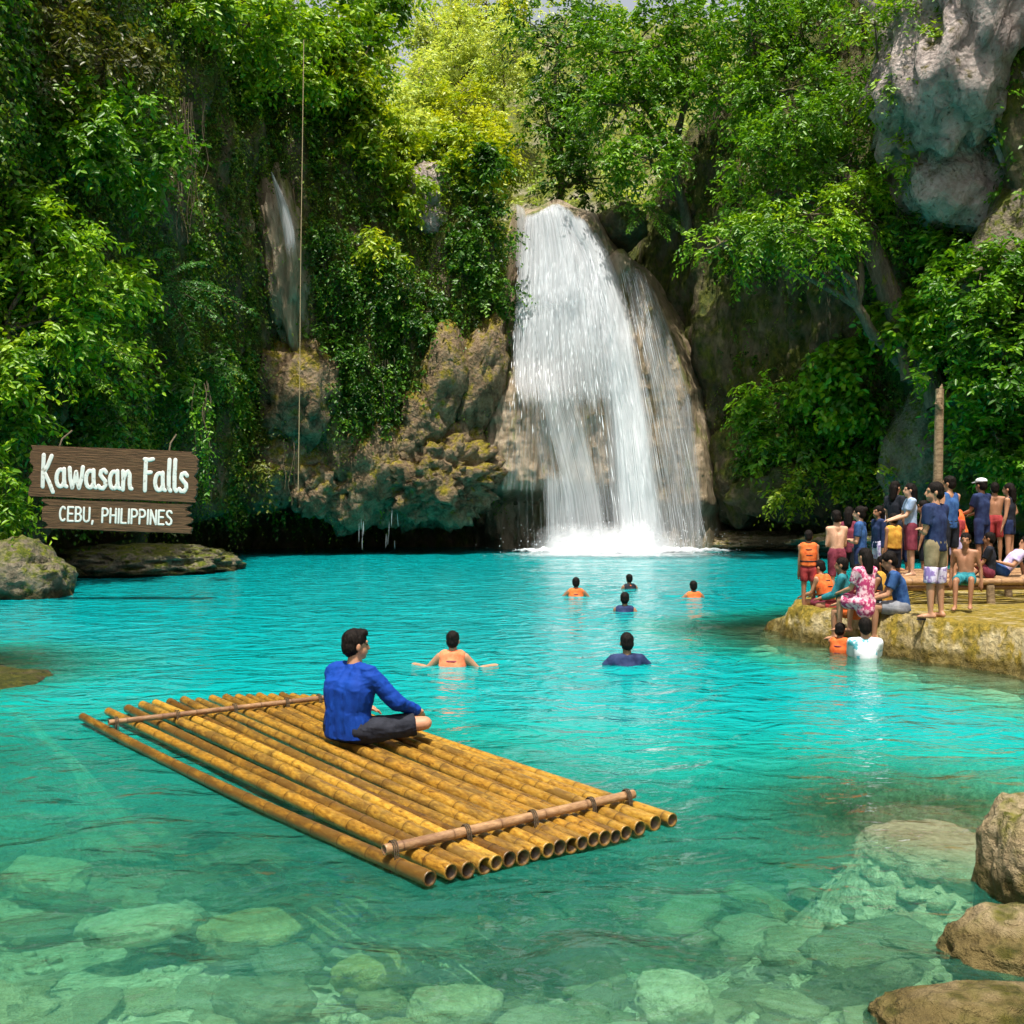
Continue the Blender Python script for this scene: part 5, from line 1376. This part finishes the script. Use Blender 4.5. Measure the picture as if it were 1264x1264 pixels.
def skinned(name, parts, mat, parent, voxel, smooth=4, fold=0.0, seed=0, deci=None, folddir=None, bulk=1.0):
    V, Fc = join(parts)
    if bulk != 1:
        V = V.copy(); w = 1 + (bulk - 1) * sstep(0.53, 0.36, V[:, 2]); V[:, 0] *= w; V[:, 1] *= 1 + (w - 1) * 0.8
    me = pymesh(name, V, Fc, mat)
    o = bpy.data.objects.new(name, me); COL.objects.link(o)
    m = o.modifiers.new('r', 'REMESH'); m.mode = 'VOXEL'; m.voxel_size = voxel; m.use_smooth_shade = True
    m = o.modifiers.new('s', 'SMOOTH'); m.factor = 0.5; m.iterations = smooth
    if deci:
        m = o.modifiers.new('d', 'DECIMATE'); m.ratio = deci
    dg = bpy.context.evaluated_depsgraph_get()
    res = bpy.data.meshes.new_from_object(o.evaluated_get(dg))
    res.name = name
    bpy.data.objects.remove(o); bpy.data.meshes.remove(me)
    n = len(res.vertices)
    if fold and n:
        co = np.empty(n * 3, np.float32); res.vertices.foreach_get('co', co); co = co.reshape(-1, 3).astype(float)
        no = np.empty(n * 3, np.float32); res.vertices.foreach_get('normal', no); no = no.reshape(-1, 3)
        q = co * (np.array([6, 6, 15]) if folddir is None else np.asarray(folddir))
        h = fbm(q + 0.8 * fbm(co * 5, 2, seed)[:, None], 3, seed + 3, True) - 0.1
        co = co + no * (fold * h)[:, None]
        res.vertices.foreach_set('co', co.astype(np.float32).ravel())
    res.polygons.foreach_set('use_smooth', np.ones(len(res.polygons), bool))
    if not res.materials: res.materials.append(mat)
    res.update()
    return link(name, res, parent)

def rotz(a):
    c, s = math.cos(a), math.sin(a)
    return np.array([[c, -s, 0], [s, c, 0], [0, 0, 1]])

def person(label, loc, az, sc=1.0, skin='skin_tan', torso=(0, 0, 1), slouch=0.0, arms=None, legs=None, head=(0, 0), clothes=(), hair='short', voxel=0.014, deci=0.19, seed=0, group=None, cap_mat=None, bulk=1.0, fold=0.006):
    """loc: where the hip centre is; az: heading, 0 = away from the camera, 90 = to the right.
    arms / legs: for right then left side (upper, lower[, end]) direction vectors, x outward"""
    loc = np.asarray(loc, float)
    root = thing('person', label, 'person', loc, group)
    root.rotation_euler = (0, 0, -math.radians(az)); root.scale = (sc, sc, sc)
    Xv = np.array([1.0, 0, 0]); T = norm(torso); Fw = np.cross(T, Xv)
    arms = arms or [((0.18, 0.02, -1), (0.05, 0.12, -1))] * 2
    legs = legs or [((0.05, 0.0, -1), (0.0, -0.03, -1), (0.15, 1, -0.1))] * 2
    waist = T * 0.15 - Fw * 0.05 * slouch
    chest = T * 0.33 - Fw * 0.06 * slouch
    neck = T * 0.50 - Fw * 0.01 * slouch
    J = {}
    for s, A, Lg in zip((1, -1), arms, legs):
        f = np.array([s, 1, 1.0])
        sh = T * 0.452 + Xv * s * 0.172 - Fw * 0.03 * slouch
        u, l = norm(np.array(A[0]) * f), norm(np.array(A[1]) * f)
        e = sh + u * 0.285; w = e + l * 0.245
        h = norm(np.array(A[2]) * f) if len(A) > 2 else l
        hp = Xv * s * 0.092
        t, c = norm(np.array(Lg[0]) * f), norm(np.array(Lg[1]) * f)
        k = hp + t * 0.42; an = k + c * 0.40
        ft = norm(np.array(Lg[2]) * f)
        J[s] = dict(sh=sh, e=e, w=w, h=h, u=u, l=l, hp=hp, k=k, an=an, t=t, c=c, ft=ft)
    yaw, pit = math.radians(head[0]), math.radians(head[1])
    Rh = rotz(-yaw) @ np.array([[1, 0, 0], [0, math.cos(pit), -math.sin(pit)], [0, math.sin(pit), math.cos(pit)]])
    hc = neck + norm(T * 0.6 + np.array([0, 0.12, 0.5])) * 0.165
    hd = lambda v: hc + Rh @ np.array(v, float)
    B = []
    # torso
    B += [capsule(Xv * -0.07, 0.098, Xv * 0.07, 0.098), capsule(waist - Xv * 0.055, 0.092, waist + Xv * 0.055, 0.092)]
    for s in (1, -1):
        B += [capsule(Xv * s * 0.07, 0.095, waist + Xv * s * 0.058, 0.09), capsule(waist + Xv * s * 0.058, 0.09, chest + Xv * s * 0.075, 0.102)]
        j = J[s]
        B += [capsule(chest + Xv * s * 0.07, 0.098, T * 0.44 + Xv * s * 0.10 - Fw * 0.03 * slouch, 0.068), capsule(T * 0.47, 0.055, j['sh'], 0.055), capsule(chest + Xv * s * 0.07, 0.09, j['sh'] - T * 0.02, 0.05)]
        m = j['sh'] + j['u'] * 0.10
        B += [capsule(j['sh'], 0.056, m, 0.051), capsule(m, 0.051, j['e'], 0.038), capsule(j['e'], 0.038, j['e'] + j['l'] * 0.08, 0.041), capsule(j['e'] + j['l'] * 0.08, 0.041, j['w'], 0.027)]
        # hand: palm, four fingers, thumb
        h = j['h']; lat = np.cross(h, np.array([0, 0, 1.0]) if abs(h[2]) < 0.8 else np.array([0, 1.0, 0])); lat = norm(lat); nn = np.cross(lat, h)
        if nn[2] > 0: nn = -nn
        B.append(capsule(j['w'], 0.025, j['w'] + h * 0.085, 0.021, side=lat, k=1.75))
        for q, fl in enumerate((0.062, 0.074, 0.068, 0.052)):
            b0 = j['w'] + h * 0.09 + lat * (q - 1.5) * 0.0215; b1 = b0 + norm(h + lat * (q - 1.5) * 0.07) * fl * 0.5; b2_ = b1 + norm(h + nn * 0.6) * fl * 0.55
            B += [capsule(b0 - h * 0.03, 0.0095, b1, 0.0088, seg=8, cap=3), capsule(b1, 0.0088, b2_, 0.0076, seg=8, cap=3)]
        th = -lat * s if (lat[1] > 0) == (s > 0) else lat * s
        t0 = j['w'] + h * 0.03 + th * 0.03; t1 = t0 + norm(th * 0.8 + h) * 0.045
        B += [capsule(t0, 0.013, t1, 0.011, seg=8, cap=3), capsule(t1, 0.011, t1 + norm(th * 0.3 + h + nn * 0.3) * 0.032, 0.009, seg=8, cap=3)]
        # leg
        B += [capsule(j['hp'] - j['t'] * 0.01, 0.096, j['k'], 0.056), capsule(j['k'], 0.056, j['k'] + j['c'] * 0.13, 0.057), capsule(j['k'] + j['c'] * 0.13, 0.057, j['an'], 0.034)]
        hl = j['an'] - j['ft'] * 0.045 + np.array([0, 0, -0.035])
        B += [capsule(j['an'], 0.034, hl, 0.034), capsule(hl, 0.033, hl + j['ft'] * 0.15, 0.033, side=np.cross(j['ft'], [0, 0, 1]), k=1.15), capsule(hl + j['ft'] * 0.14, 0.03, hl + j['ft'] * 0.215 + np.array([0, 0, -0.008]), 0.017, side=np.cross(j['ft'], [0, 0, 1]), k=1.9)]
    # neck and head with a face
    B += [capsule(neck - T * 0.04, 0.060, hc - np.array([0, 0, 0.03]), 0.052)]
    B += [ellip(hd((0, -0.008, 0.025)), (0.074, 0.094, 0.095), Rh), ellip(hd((0, 0.028, -0.045)), (0.060, 0.068, 0.070), Rh), ellip(hd((0, 0.062, -0.088)), (0.028, 0.030, 0.026), Rh),
          capsule(hd((0, 0.088, 0.012)), 0.011, hd((0, 0.108, -0.028)), 0.014), capsule(hd((-0.04, 0.074, 0.030)), 0.014, hd((0.04, 0.074, 0.030)), 0.014), capsule(hd((-0.02, 0.089, -0.058)), 0.010, hd((0.02, 0.089, -0.058)), 0.010)]
    for s in (1, -1):
        B.append(ellip(hd((s * 0.079, -0.006, -0.010)), (0.012, 0.021, 0.034), Rh))
    skinned('body', B, M[skin], root, voxel, 3, deci=deci, bulk=bulk)
    ey = [ellip(hd((s * 0.031, 0.083, 0.008)), (0.010, 0.005, 0.005), Rh) for s in (1, -1)]
    V, Fc = join(ey); link('eyes', pymesh('eyes', V, Fc, M['eye']), root)
    # hair
    Hp = [ellip(hd((0, -0.018, 0.042)), (0.084, 0.099, 0.092), Rh), ellip(hd((0, -0.045, -0.010)), (0.078, 0.070, 0.085), Rh)]
    if hair == 'long': Hp += [capsule(hd((0, -0.06, 0)), 0.075, hd((0, -0.085, -0.2)), 0.055, side=Rh @ Xv, k=1.2)]
    if hair == 'bun': Hp += [ellip(hd((0, -0.10, 0.07)), (0.045, 0.045, 0.045), Rh)]
    if hair == 'quiff': Hp += [ellip(hd((0, 0.042, 0.098)), (0.062, 0.048, 0.034), Rh)]
    skinned('hair', Hp, M['hair'], root, min(voxel * 0.8, 0.010), 2, fold=0.009, seed=seed, deci=deci, folddir=(42, 42, 14))
    if cap_mat:
        C_ = [ellip(hd((0, -0.008, 0.085)), (0.093, 0.108, 0.060), Rh), capsule(hd((-0.03, 0.08, 0.062)), 0.02, hd((0.03, 0.08, 0.062)), 0.02), capsule(hd((0, 0.09, 0.064)), 0.05, hd((0, 0.14, 0.056)), 0.05, side=Rh @ np.array([0, 0, 1.0]), k=0.22)]
        skinned('cap', C_, M[cap_mat], root, 0.010, 2, deci=deci)
    for c in clothes:
        kind, mt = c[0], c[1]; opt = c[2] if len(c) > 2 else None
        P = []
        fold_ = fold
        if kind in ('shirt', 'vest', 'tank'):
            gp = 0.016 if kind != 'vest' else 0.040
            lo = -0.06 if kind != 'vest' else 0.06
            bs = T * lo
            for s in (1, -1):
                j = J[s]
                P += [capsule(bs + Xv * s * 0.068, 0.098 + gp, waist + Xv * s * 0.058, 0.092 + gp, flat0=True), capsule(waist + Xv * s * 0.056, 0.092 + gp, chest + Xv * s * 0.074, 0.103 + gp)]
                P += [capsule(chest + Xv * s * 0.07, 0.099 + gp, T * 0.44 + Xv * s * 0.09 - Fw * 0.03 * slouch, 0.068 + gp)]
                if kind == 'shirt':
                    P += [capsule(T * 0.475 + Xv * s * 0.05, 0.052 + gp * 0.6, j['sh'], 0.055 + gp), capsule(chest + Xv * s * 0.07, 0.09 + gp, j['sh'] - T * 0.02, 0.052 + gp)]
                    if opt == 'long':
                        P += [capsule(j['sh'], 0.058 + gp, j['e'], 0.042 + gp), capsule(j['e'], 0.042 + gp, j['w'] - j['l'] * 0.02, 0.030 + gp * 0.8, flat1=True)]
                    else:
                        P += [capsule(j['sh'], 0.058 + gp, j['sh'] + j['u'] * 0.19, 0.056 + gp, flat1=True)]
                else:
                    P += [capsule(T * 0.44 + Xv * s * 0.09, 0.06 + gp * 0.6, T * 0.475 + Xv * s * 0.085, 0.045 + gp * 0.5)]
            P += [capsule(bs, 0.10 + gp, chest, 0.105 + gp, flat0=True)]
            if kind != 'tank': P += [capsule(chest, 0.105 + gp, T * 0.465 - Fw * 0.02 * slouch, 0.070), capsule(T * 0.47 - Xv * 0.07, 0.056 + gp * 0.5, T * 0.47 + Xv * 0.07, 0.056 + gp * 0.5)]
            if kind == 'vest': fold_ = 0.004
        elif kind in ('shorts', 'trunks'):
            ln = opt or 0.7
            P += [capsule(T * 0.05 - Xv * 0.066, 0.112, T * 0.05 + Xv * 0.066, 0.112), capsule(-Xv * 0.07, 0.110, Xv * 0.07, 0.110)]
            for s in (1, -1):
                j = J[s]
                P += [capsule(j['hp'], 0.112, j['hp'] + j['t'] * 0.42 * ln, 0.112 - 0.032 * ln, flat1=True)]
        elif kind == 'hem':        # lower band of long two-tone shorts
            for s in (1, -1):
                j = J[s]
                P += [capsule(j['hp'] + j['t'] * 0.42 * opt[0], 0.098, j['hp'] + j['t'] * 0.42 * opt[1], 0.092, flat0=True, flat1=True)]
        elif kind == 'skirt':
            P += [capsule(T * 0.06, 0.12, np.array([0, 0, -0.1]), 0.14, flat0=True, side=Xv, k=1.3)]
            for s in (1, -1):
                j = J[s]; P += [capsule(j['hp'], 0.115, j['hp'] + j['t'] * 0.42 * (opt or 0.8), 0.11, flat1=True)]
        elif kind == 'belt':
            for z_ in (0.16, 0.28, 0.395):
                P += [capsule(T * (z_ - 0.014) - Fw * 0.055 * slouch, 0.153 - 0.16 * max(z_ - 0.3, 0), T * (z_ + 0.014) - Fw * 0.055 * slouch, 0.153 - 0.16 * max(z_ - 0.3, 0), flat0=True, flat1=True, side=Xv, k=1.42)]
            fold_ = 0
        elif kind == 'collar':
            P += [capsule(neck - T * 0.035, 0.088, neck + T * 0.005, 0.072, flat0=True, flat1=True)]
        elif kind == 'sandals':
            for s in (1, -1):
                j = J[s]; hl = j['an'] - j['ft'] * 0.055 + np.array([0, 0, -0.073])
                P += [capsule(hl, 0.010, hl + j['ft'] * 0.235, 0.010, side=np.cross(j['ft'], [0, 0, 1]), k=4.0)]
            fold_ = 0
        nm = {'shirt': 'shirt', 'vest': 'life_vest', 'tank': 'tank_top', 'shorts': 'shorts', 'trunks': 'shorts', 'hem': 'shorts_hem', 'skirt': 'skirt', 'belt': 'vest_strap', 'collar': 'vest_collar', 'sandals': 'sandals'}[kind]
        skinned(nm, P, M[mt], root, min(voxel, 0.012), 3, fold=fold_, seed=seed + 5, deci=deci, bulk=bulk)
    return root

def foot(x, y, z, sc=1.0):
    p = on(x, y, z); p[2] = z + 0.905 * sc
    return p

# the man on the raft, cross-legged, looking across the water
hip = on(432, 914, 0.13); hip[2] = 0.118 + 0.105
person('man in a blue long-sleeved shirt and black shorts sitting cross-legged on the raft', hip, 34, sc=1.0, bulk=1.22, fold=0.010, torso=(0, 0.10, 1), slouch=0.6,
       arms=[((0.40, 0.42, -0.85), (0.0, 0.88, -0.42), (-0.5, 0.8, -0.5)), ((0.30, 0.40, -0.85), (-0.25, 0.85, -0.42), (-0.5, 0.8, -0.5))],
       legs=[((0.72, 0.72, 0.10), (-0.95, 0.12, -0.22), (-0.5, 0.75, -0.15)), ((0.72, 0.72, 0.10), (-0.92, -0.18, -0.22), (-0.4, 0.75, -0.1))],
       head=(28, -3), clothes=(('shirt', 'c_royal', 'long'), ('shorts', 'c_black', 0.86)), hair='quiff', voxel=0.0075, deci=0.5, seed=3)

# swimmers
swim_arms = [((0.70, 0.25, -0.55), (0.70, 0.55, 0.12), (0.5, 0.8, 0.0)), ((0.72, 0.20, -0.52), (0.7, 0.5, 0.10), (0.5, 0.8, 0.0))]
swim_arms2 = [((0.65, 0.1, -0.70), (0.7, 0.5, 0.12), (0.6, 0.6, -0.1)), ((0.5, 0.4, -0.70), (0.3, 0.9, 0.1), (0.3, 0.8, 0))]
swim_legs = [((0.15, 0.35, -1), (0.05, -0.5, -1), (0.1, 0.3, -1))] * 2
def swimmer(label, x, ywl, sc, up, clothes, seed, az=0, skin='skin_brown', arms=swim_arms, **kw):
    p = on(x, ywl, 0.0); p[2] = up * sc
    person(label, p, az, sc=sc, skin=skin, torso=(0, 0.10, 1), arms=arms, legs=swim_legs, clothes=clothes, seed=seed, bulk=0.86, **kw)
swimmer('swimmer in a coral life vest with bare arms spread, behind the raft', 558, 823, 0.96, -0.33, (('vest', 'c_coral'), ('belt', 'c_maroon'), ('shorts', 'c_black', 0.7)), 11, az=5, skin='skin_tan', voxel=0.010)
swimmer('swimmer in a dark wet top with pale shoulder patches, arms out under water', 775, 822, 1.0, -0.38, (('shirt', 'c_navy', 'short'), ('shorts', 'c_black', 0.7)), 12, az=-4, voxel=0.010)
swimmer('swimmer in an orange vest and dark straps, far out left of the others', 711, 736, 0.98, -0.36, (('vest', 'c_orange'), ('belt', 'c_maroon'), ('shorts', 'c_navy', 0.7)), 13, az=4)
swimmer('swimmer in a black top with orange showing, closest to the falls', 778, 727, 0.92, -0.40, (('vest', 'c_black'), ('collar', 'c_orange'), ('shorts', 'c_navy', 0.7)), 14, az=-20, arms=swim_arms2)
swimmer('swimmer in a dark vest with orange edges between the two other pairs', 771, 756, 1.0, -0.41, (('vest', 'c_navy'), ('belt', 'c_orange'), ('shorts', 'c_navy', 0.7)), 15, az=10, arms=swim_arms2)
swimmer('swimmer in an orange and black vest swimming toward the bathers', 857, 738, 0.96, -0.40, (('vest', 'c_orange'), ('belt', 'c_black'), ('shorts', 'c_navy', 0.7)), 16, az=-8)

# bathers on the ledge and platform
hang = [((0.16, 0.05, -1), (0.02, 0.25, -1))] * 2
crossed = [((0.15, 0.15, -1), (-0.75, 0.65, 0.12), (-0.9, 0.2, 0.1)), ((0.15, 0.12, -1), (-0.75, 0.65, 0.05), (-0.9, 0.2, 0.05))]
lapped = [((0.15, 0.45, -0.9), (-0.1, 0.9, -0.25)), ((0.15, 0.45, -0.9), (-0.1, 0.9, -0.25))]
sitleg = [((0.12, 1, -0.05), (0.0, 0.12, -1), (0.1, 1, -0.15)), ((0.14, 1, 0.02), (-0.05, 0.05, -1), (0.1, 1, -0.15))]
def stander(label, x, y, z, sc, az, clothes, seed, **kw):
    kw.setdefault('bulk', 0.84)
    person(label, foot(x, y, z, sc), az, sc=sc, clothes=clothes, seed=seed, **kw)
def sitter(label, x, y, z, sc, az, clothes, seed, **kw):
    p = on(x, y, max(z, 0)); p[2] = z + 0.10 * sc
    kw.setdefault('bulk', 0.84); kw.setdefault('legs', sitleg); kw.setdefault('arms', lapped)
    person(label, p, az, sc=sc, clothes=clothes, seed=seed, **kw)
stander('tall man in a navy tee and long lilac-hemmed shorts standing in sandals on the ledge', 1155, 765, 0.52, 1.06, -35, (('shirt', 'c_navy', 'short'), ('shorts', 'c_khaki', 0.62), ('hem', 'c_lilacprint', (0.60, 1.08)), ('sandals', 'c_black')), 21, arms=crossed, head=(-45, 0), voxel=0.010, skin='skin_tan',
        legs=[((0.12, 0.05, -1), (0.02, -0.03, -1), (0.35, 1, -0.05)), ((0.10, 0.0, -1), (0.02, -0.02, -1), (0.5, 1, -0.05))])
stander('person in an orange and black life vest standing at the ledge tip', 998, 757, 0.34, 0.76, 12, (('vest', 'c_orange'), ('belt', 'c_black'), ('shorts', 'c_red', 0.6)), 22, arms=hang, skin='skin_brown')
stander('bare-backed person in maroon shorts with hands together standing on the ledge', 1033, 748, 0.36, 0.93, -12, (('shorts', 'c_maroon', 0.9),), 23, arms=crossed, head=(25, 0), skin='skin_light')
stander('person in a grey-blue tee with folded arms looking toward the falls', 1062, 746, 0.36, 0.97, -60, (('shirt', 'c_blue', 'short'), ('shorts', 'c_navy', 0.8)), 24, arms=crossed, hair='bun', skin='skin_light')
sitter('person in a pink floral dress sitting among the crowd', 1068, 752, 0.62, 0.92, -30, (('shirt', 'c_floral', 'short'), ('skirt', 'c_floral', 0.8)), 25, hair='long', skin='skin_tan')
sitter('person with a teal top and red shorts sitting on the ledge edge', 1040, 756, 0.42, 0.92, -65, (('shirt', 'c_teal', 'long'), ('shorts', 'c_red', 0.7)), 26, skin='skin_brown')
sitter('man in a blue tee and grey shorts sitting with feet dangling to the water', 1114, 759, 0.50, 1.0, -75, (('shirt', 'c_blue', 'short'), ('shorts', 'c_grey', 0.8)), 27, torso=(0, 0.28, 1), slouch=0.4, head=(0, -20), voxel=0.011, skin='skin_tan')
sitter('person in a yellow vest sitting between the floral dress and the man in blue', 1090, 754, 0.48, 0.9, -40, (('vest', 'c_yellow'), ('belt', 'c_black'), ('shorts', 'c_khaki', 0.7)), 28, skin='skin_brown', hair='long')
sitter('person in maroon clothes hugging their knees on the ledge', 1060, 764, 0.44, 0.85, -50, (('shirt', 'c_maroon', 'short'), ('shorts', 'c_orange', 0.7)), 29, skin='skin_tan')
sitter('child in an orange vest half in the water below the ledge', 1037, 806, -0.30, 0.80, 40, (('vest', 'c_orange'), ('belt', 'c_maroon'), ('shorts', 'c_navy', 0.7)), 30, skin='skin_brown', legs=swim_legs)
sitter('man in a white tee with a teal print half in the water by the ledge', 1068, 812, -0.36, 1.0, 8, (('shirt', 'c_teeprint', 'short'), ('shorts', 'c_navy', 0.7)), 31, skin='skin_tan', legs=swim_legs)
stander('person in a dark purple top standing behind the floral dress', 1085, 728, 0.40, 0.95, -100, (('shirt', 'c_navy', 'long'), ('shorts', 'c_lilacprint', 0.8)), 32, skin='skin_brown', hair='long')
stander('person in an orange top with a dark bun standing mid crowd', 1103, 735, 0.42, 0.86, -20, (('vest', 'c_yellow'), ('shorts', 'c_black', 0.8)), 33, skin='skin_brown', hair='bun')
stander('person in a sky blue top and maroon skirt standing on the platform', 1124, 712, 0.80, 0.94, -80, (('shirt', 'c_skyblue', 'short'), ('skirt', 'c_maroon', 1.0)), 34, arms=lapped, hair='long', skin='skin_light')
stander('person in black clothes behind the sky blue top', 1105, 706, 0.80, 0.98, 60, (('shirt', 'c_black', 'short'), ('shorts', 'c_black', 0.9)), 35, hair='long', skin='skin_tan')
stander('man in a white cap and navy tee standing on the platform', 1212, 706, 0.82, 0.99, -30, (('shirt', 'c_navy', 'short'), ('shorts', 'c_navy', 0.95)), 36, arms=lapped, cap_mat='c_white', skin='skin_brown')
stander('shorter person in khaki shorts leaning beside the man in the white cap', 1188, 706, 0.82, 0.80, -45, (('shirt', 'c_orange', 'short'), ('shorts', 'c_khaki', 1.0)), 37, torso=(0.1, 0.35, 1), arms=lapped, skin='skin_tan')
stander('child in lilac and white shorts standing on the platform', 1180, 708, 0.82, 0.66, 20, (('shirt', 'c_red', 'short'), ('shorts', 'c_lilac', 1.0)), 38, skin='skin_tan')
sitter('person in a lilac top stretched out on the platform leaning on one arm', 1238, 712, 0.82, 0.92, -80, (('shirt', 'c_lilac', 'short'), ('shorts', 'c_blue', 0.8)), 39, torso=(0, -0.75, 0.8), skin='skin_tan',
       legs=[((0.15, 1, 0.08), (0.05, 1, -0.12), (0.2, 0.4, 0.8)), ((0.15, 1, 0.45), (0, 0.75, -0.7), (0.1, 1, -0.1))], arms=[((0.4, -0.5, -0.8), (0.1, -0.2, -1)), ((0.2, 0.5, -0.6), (0, 0.9, 0.2))])
sitter('person in a black top sitting on the platform with knees up', 1222, 714, 0.82, 0.85, -60, (('shirt', 'c_black', 'short'), ('shorts', 'c_maroon', 0.8)), 40, skin='skin_brown', legs=[((0.15, 0.8, 0.6), (0, 0.4, -0.9), (0.1, 1, -0.1))] * 2)
lean = [((0.2, 0.3, -0.9), (-0.3, 0.7, 0.5), (-0.3, 0.6, 0.6)), ((0.25, -0.1, -1), (0.1, 0.2, -1))]
hips = [((0.5, -0.25, -0.8), (-0.75, 0.45, -0.35), (-0.7, 0.3, -0.3)), ((0.2, 0.05, -1), (0.05, 0.3, -1))]
stander('bare-chested man in black shorts with a hand on his hip beside the tall man', 1140, 728, 0.45, 0.98, -70, (('shorts', 'c_black', 0.85),), 51, arms=hips, skin='skin_brown')
stander('person in a dark blue tank standing close behind the tall man', 1172, 716, 0.80, 1.0, -20, (('tank', 'c_blue'), ('shorts', 'c_black', 0.9)), 52, arms=lean, skin='skin_tan', head=(-30, 0))
stander('woman with long hair in a black top and denim shorts on the platform', 1246, 704, 0.82, 0.95, -50, (('tank', 'c_black'), ('shorts', 'c_navy', 0.5)), 53, arms=hips, skin='skin_tan', hair='long')
stander('bare-chested man at the back of the platform in red shorts', 1228, 697, 0.82, 0.98, 15, (('shorts', 'c_red', 0.8),), 54, arms=lean, skin='skin_brown')
sitter('bare-chested boy sitting on the platform edge with dangling legs', 1192, 722, 0.86, 0.85, -150, (('shorts', 'c_teal', 0.8),), 55, skin='skin_brown', arms=[((0.35, -0.2, -0.9), (0.05, 0.1, -1))] * 2)
sitter('person in a black vest with bare arms sitting low among the crowd', 1078, 757, 0.46, 0.88, -95, (('vest', 'c_black'), ('belt', 'c_orange'), ('shorts', 'c_black', 0.6)), 56, skin='skin_brown', head=(20, -10))
sitter('person in an orange vest hunched on the ledge behind the teal top', 1022, 752, 0.42, 0.86, -35, (('vest', 'c_orange'), ('belt', 'c_black'), ('shorts', 'c_maroon', 0.7)), 57, torso=(0, 0.3, 1), skin='skin_tan', head=(-20, -15))
stander('dark-haired person in a brown-red top at the back of the crowd', 1048, 738, 0.38, 0.95, 30, (('tank', 'c_maroon'), ('shorts', 'c_black', 0.8)), 58, arms=hips, skin='skin_brown', hair='long')
stander('person in a patterned lilac tee standing behind the yellow vest', 1094, 722, 0.44, 0.96, -60, (('shirt', 'c_lilacprint', 'short'), ('shorts', 'c_maroon', 0.8)), 59, arms=lean, skin='skin_tan', hair='bun')
stander('bare-backed man with dark shorts facing the falls mid crowd', 1114, 730, 0.44, 0.95, 5, (('shorts', 'c_navy', 0.8),), 60, arms=crossed, skin='skin_brown')
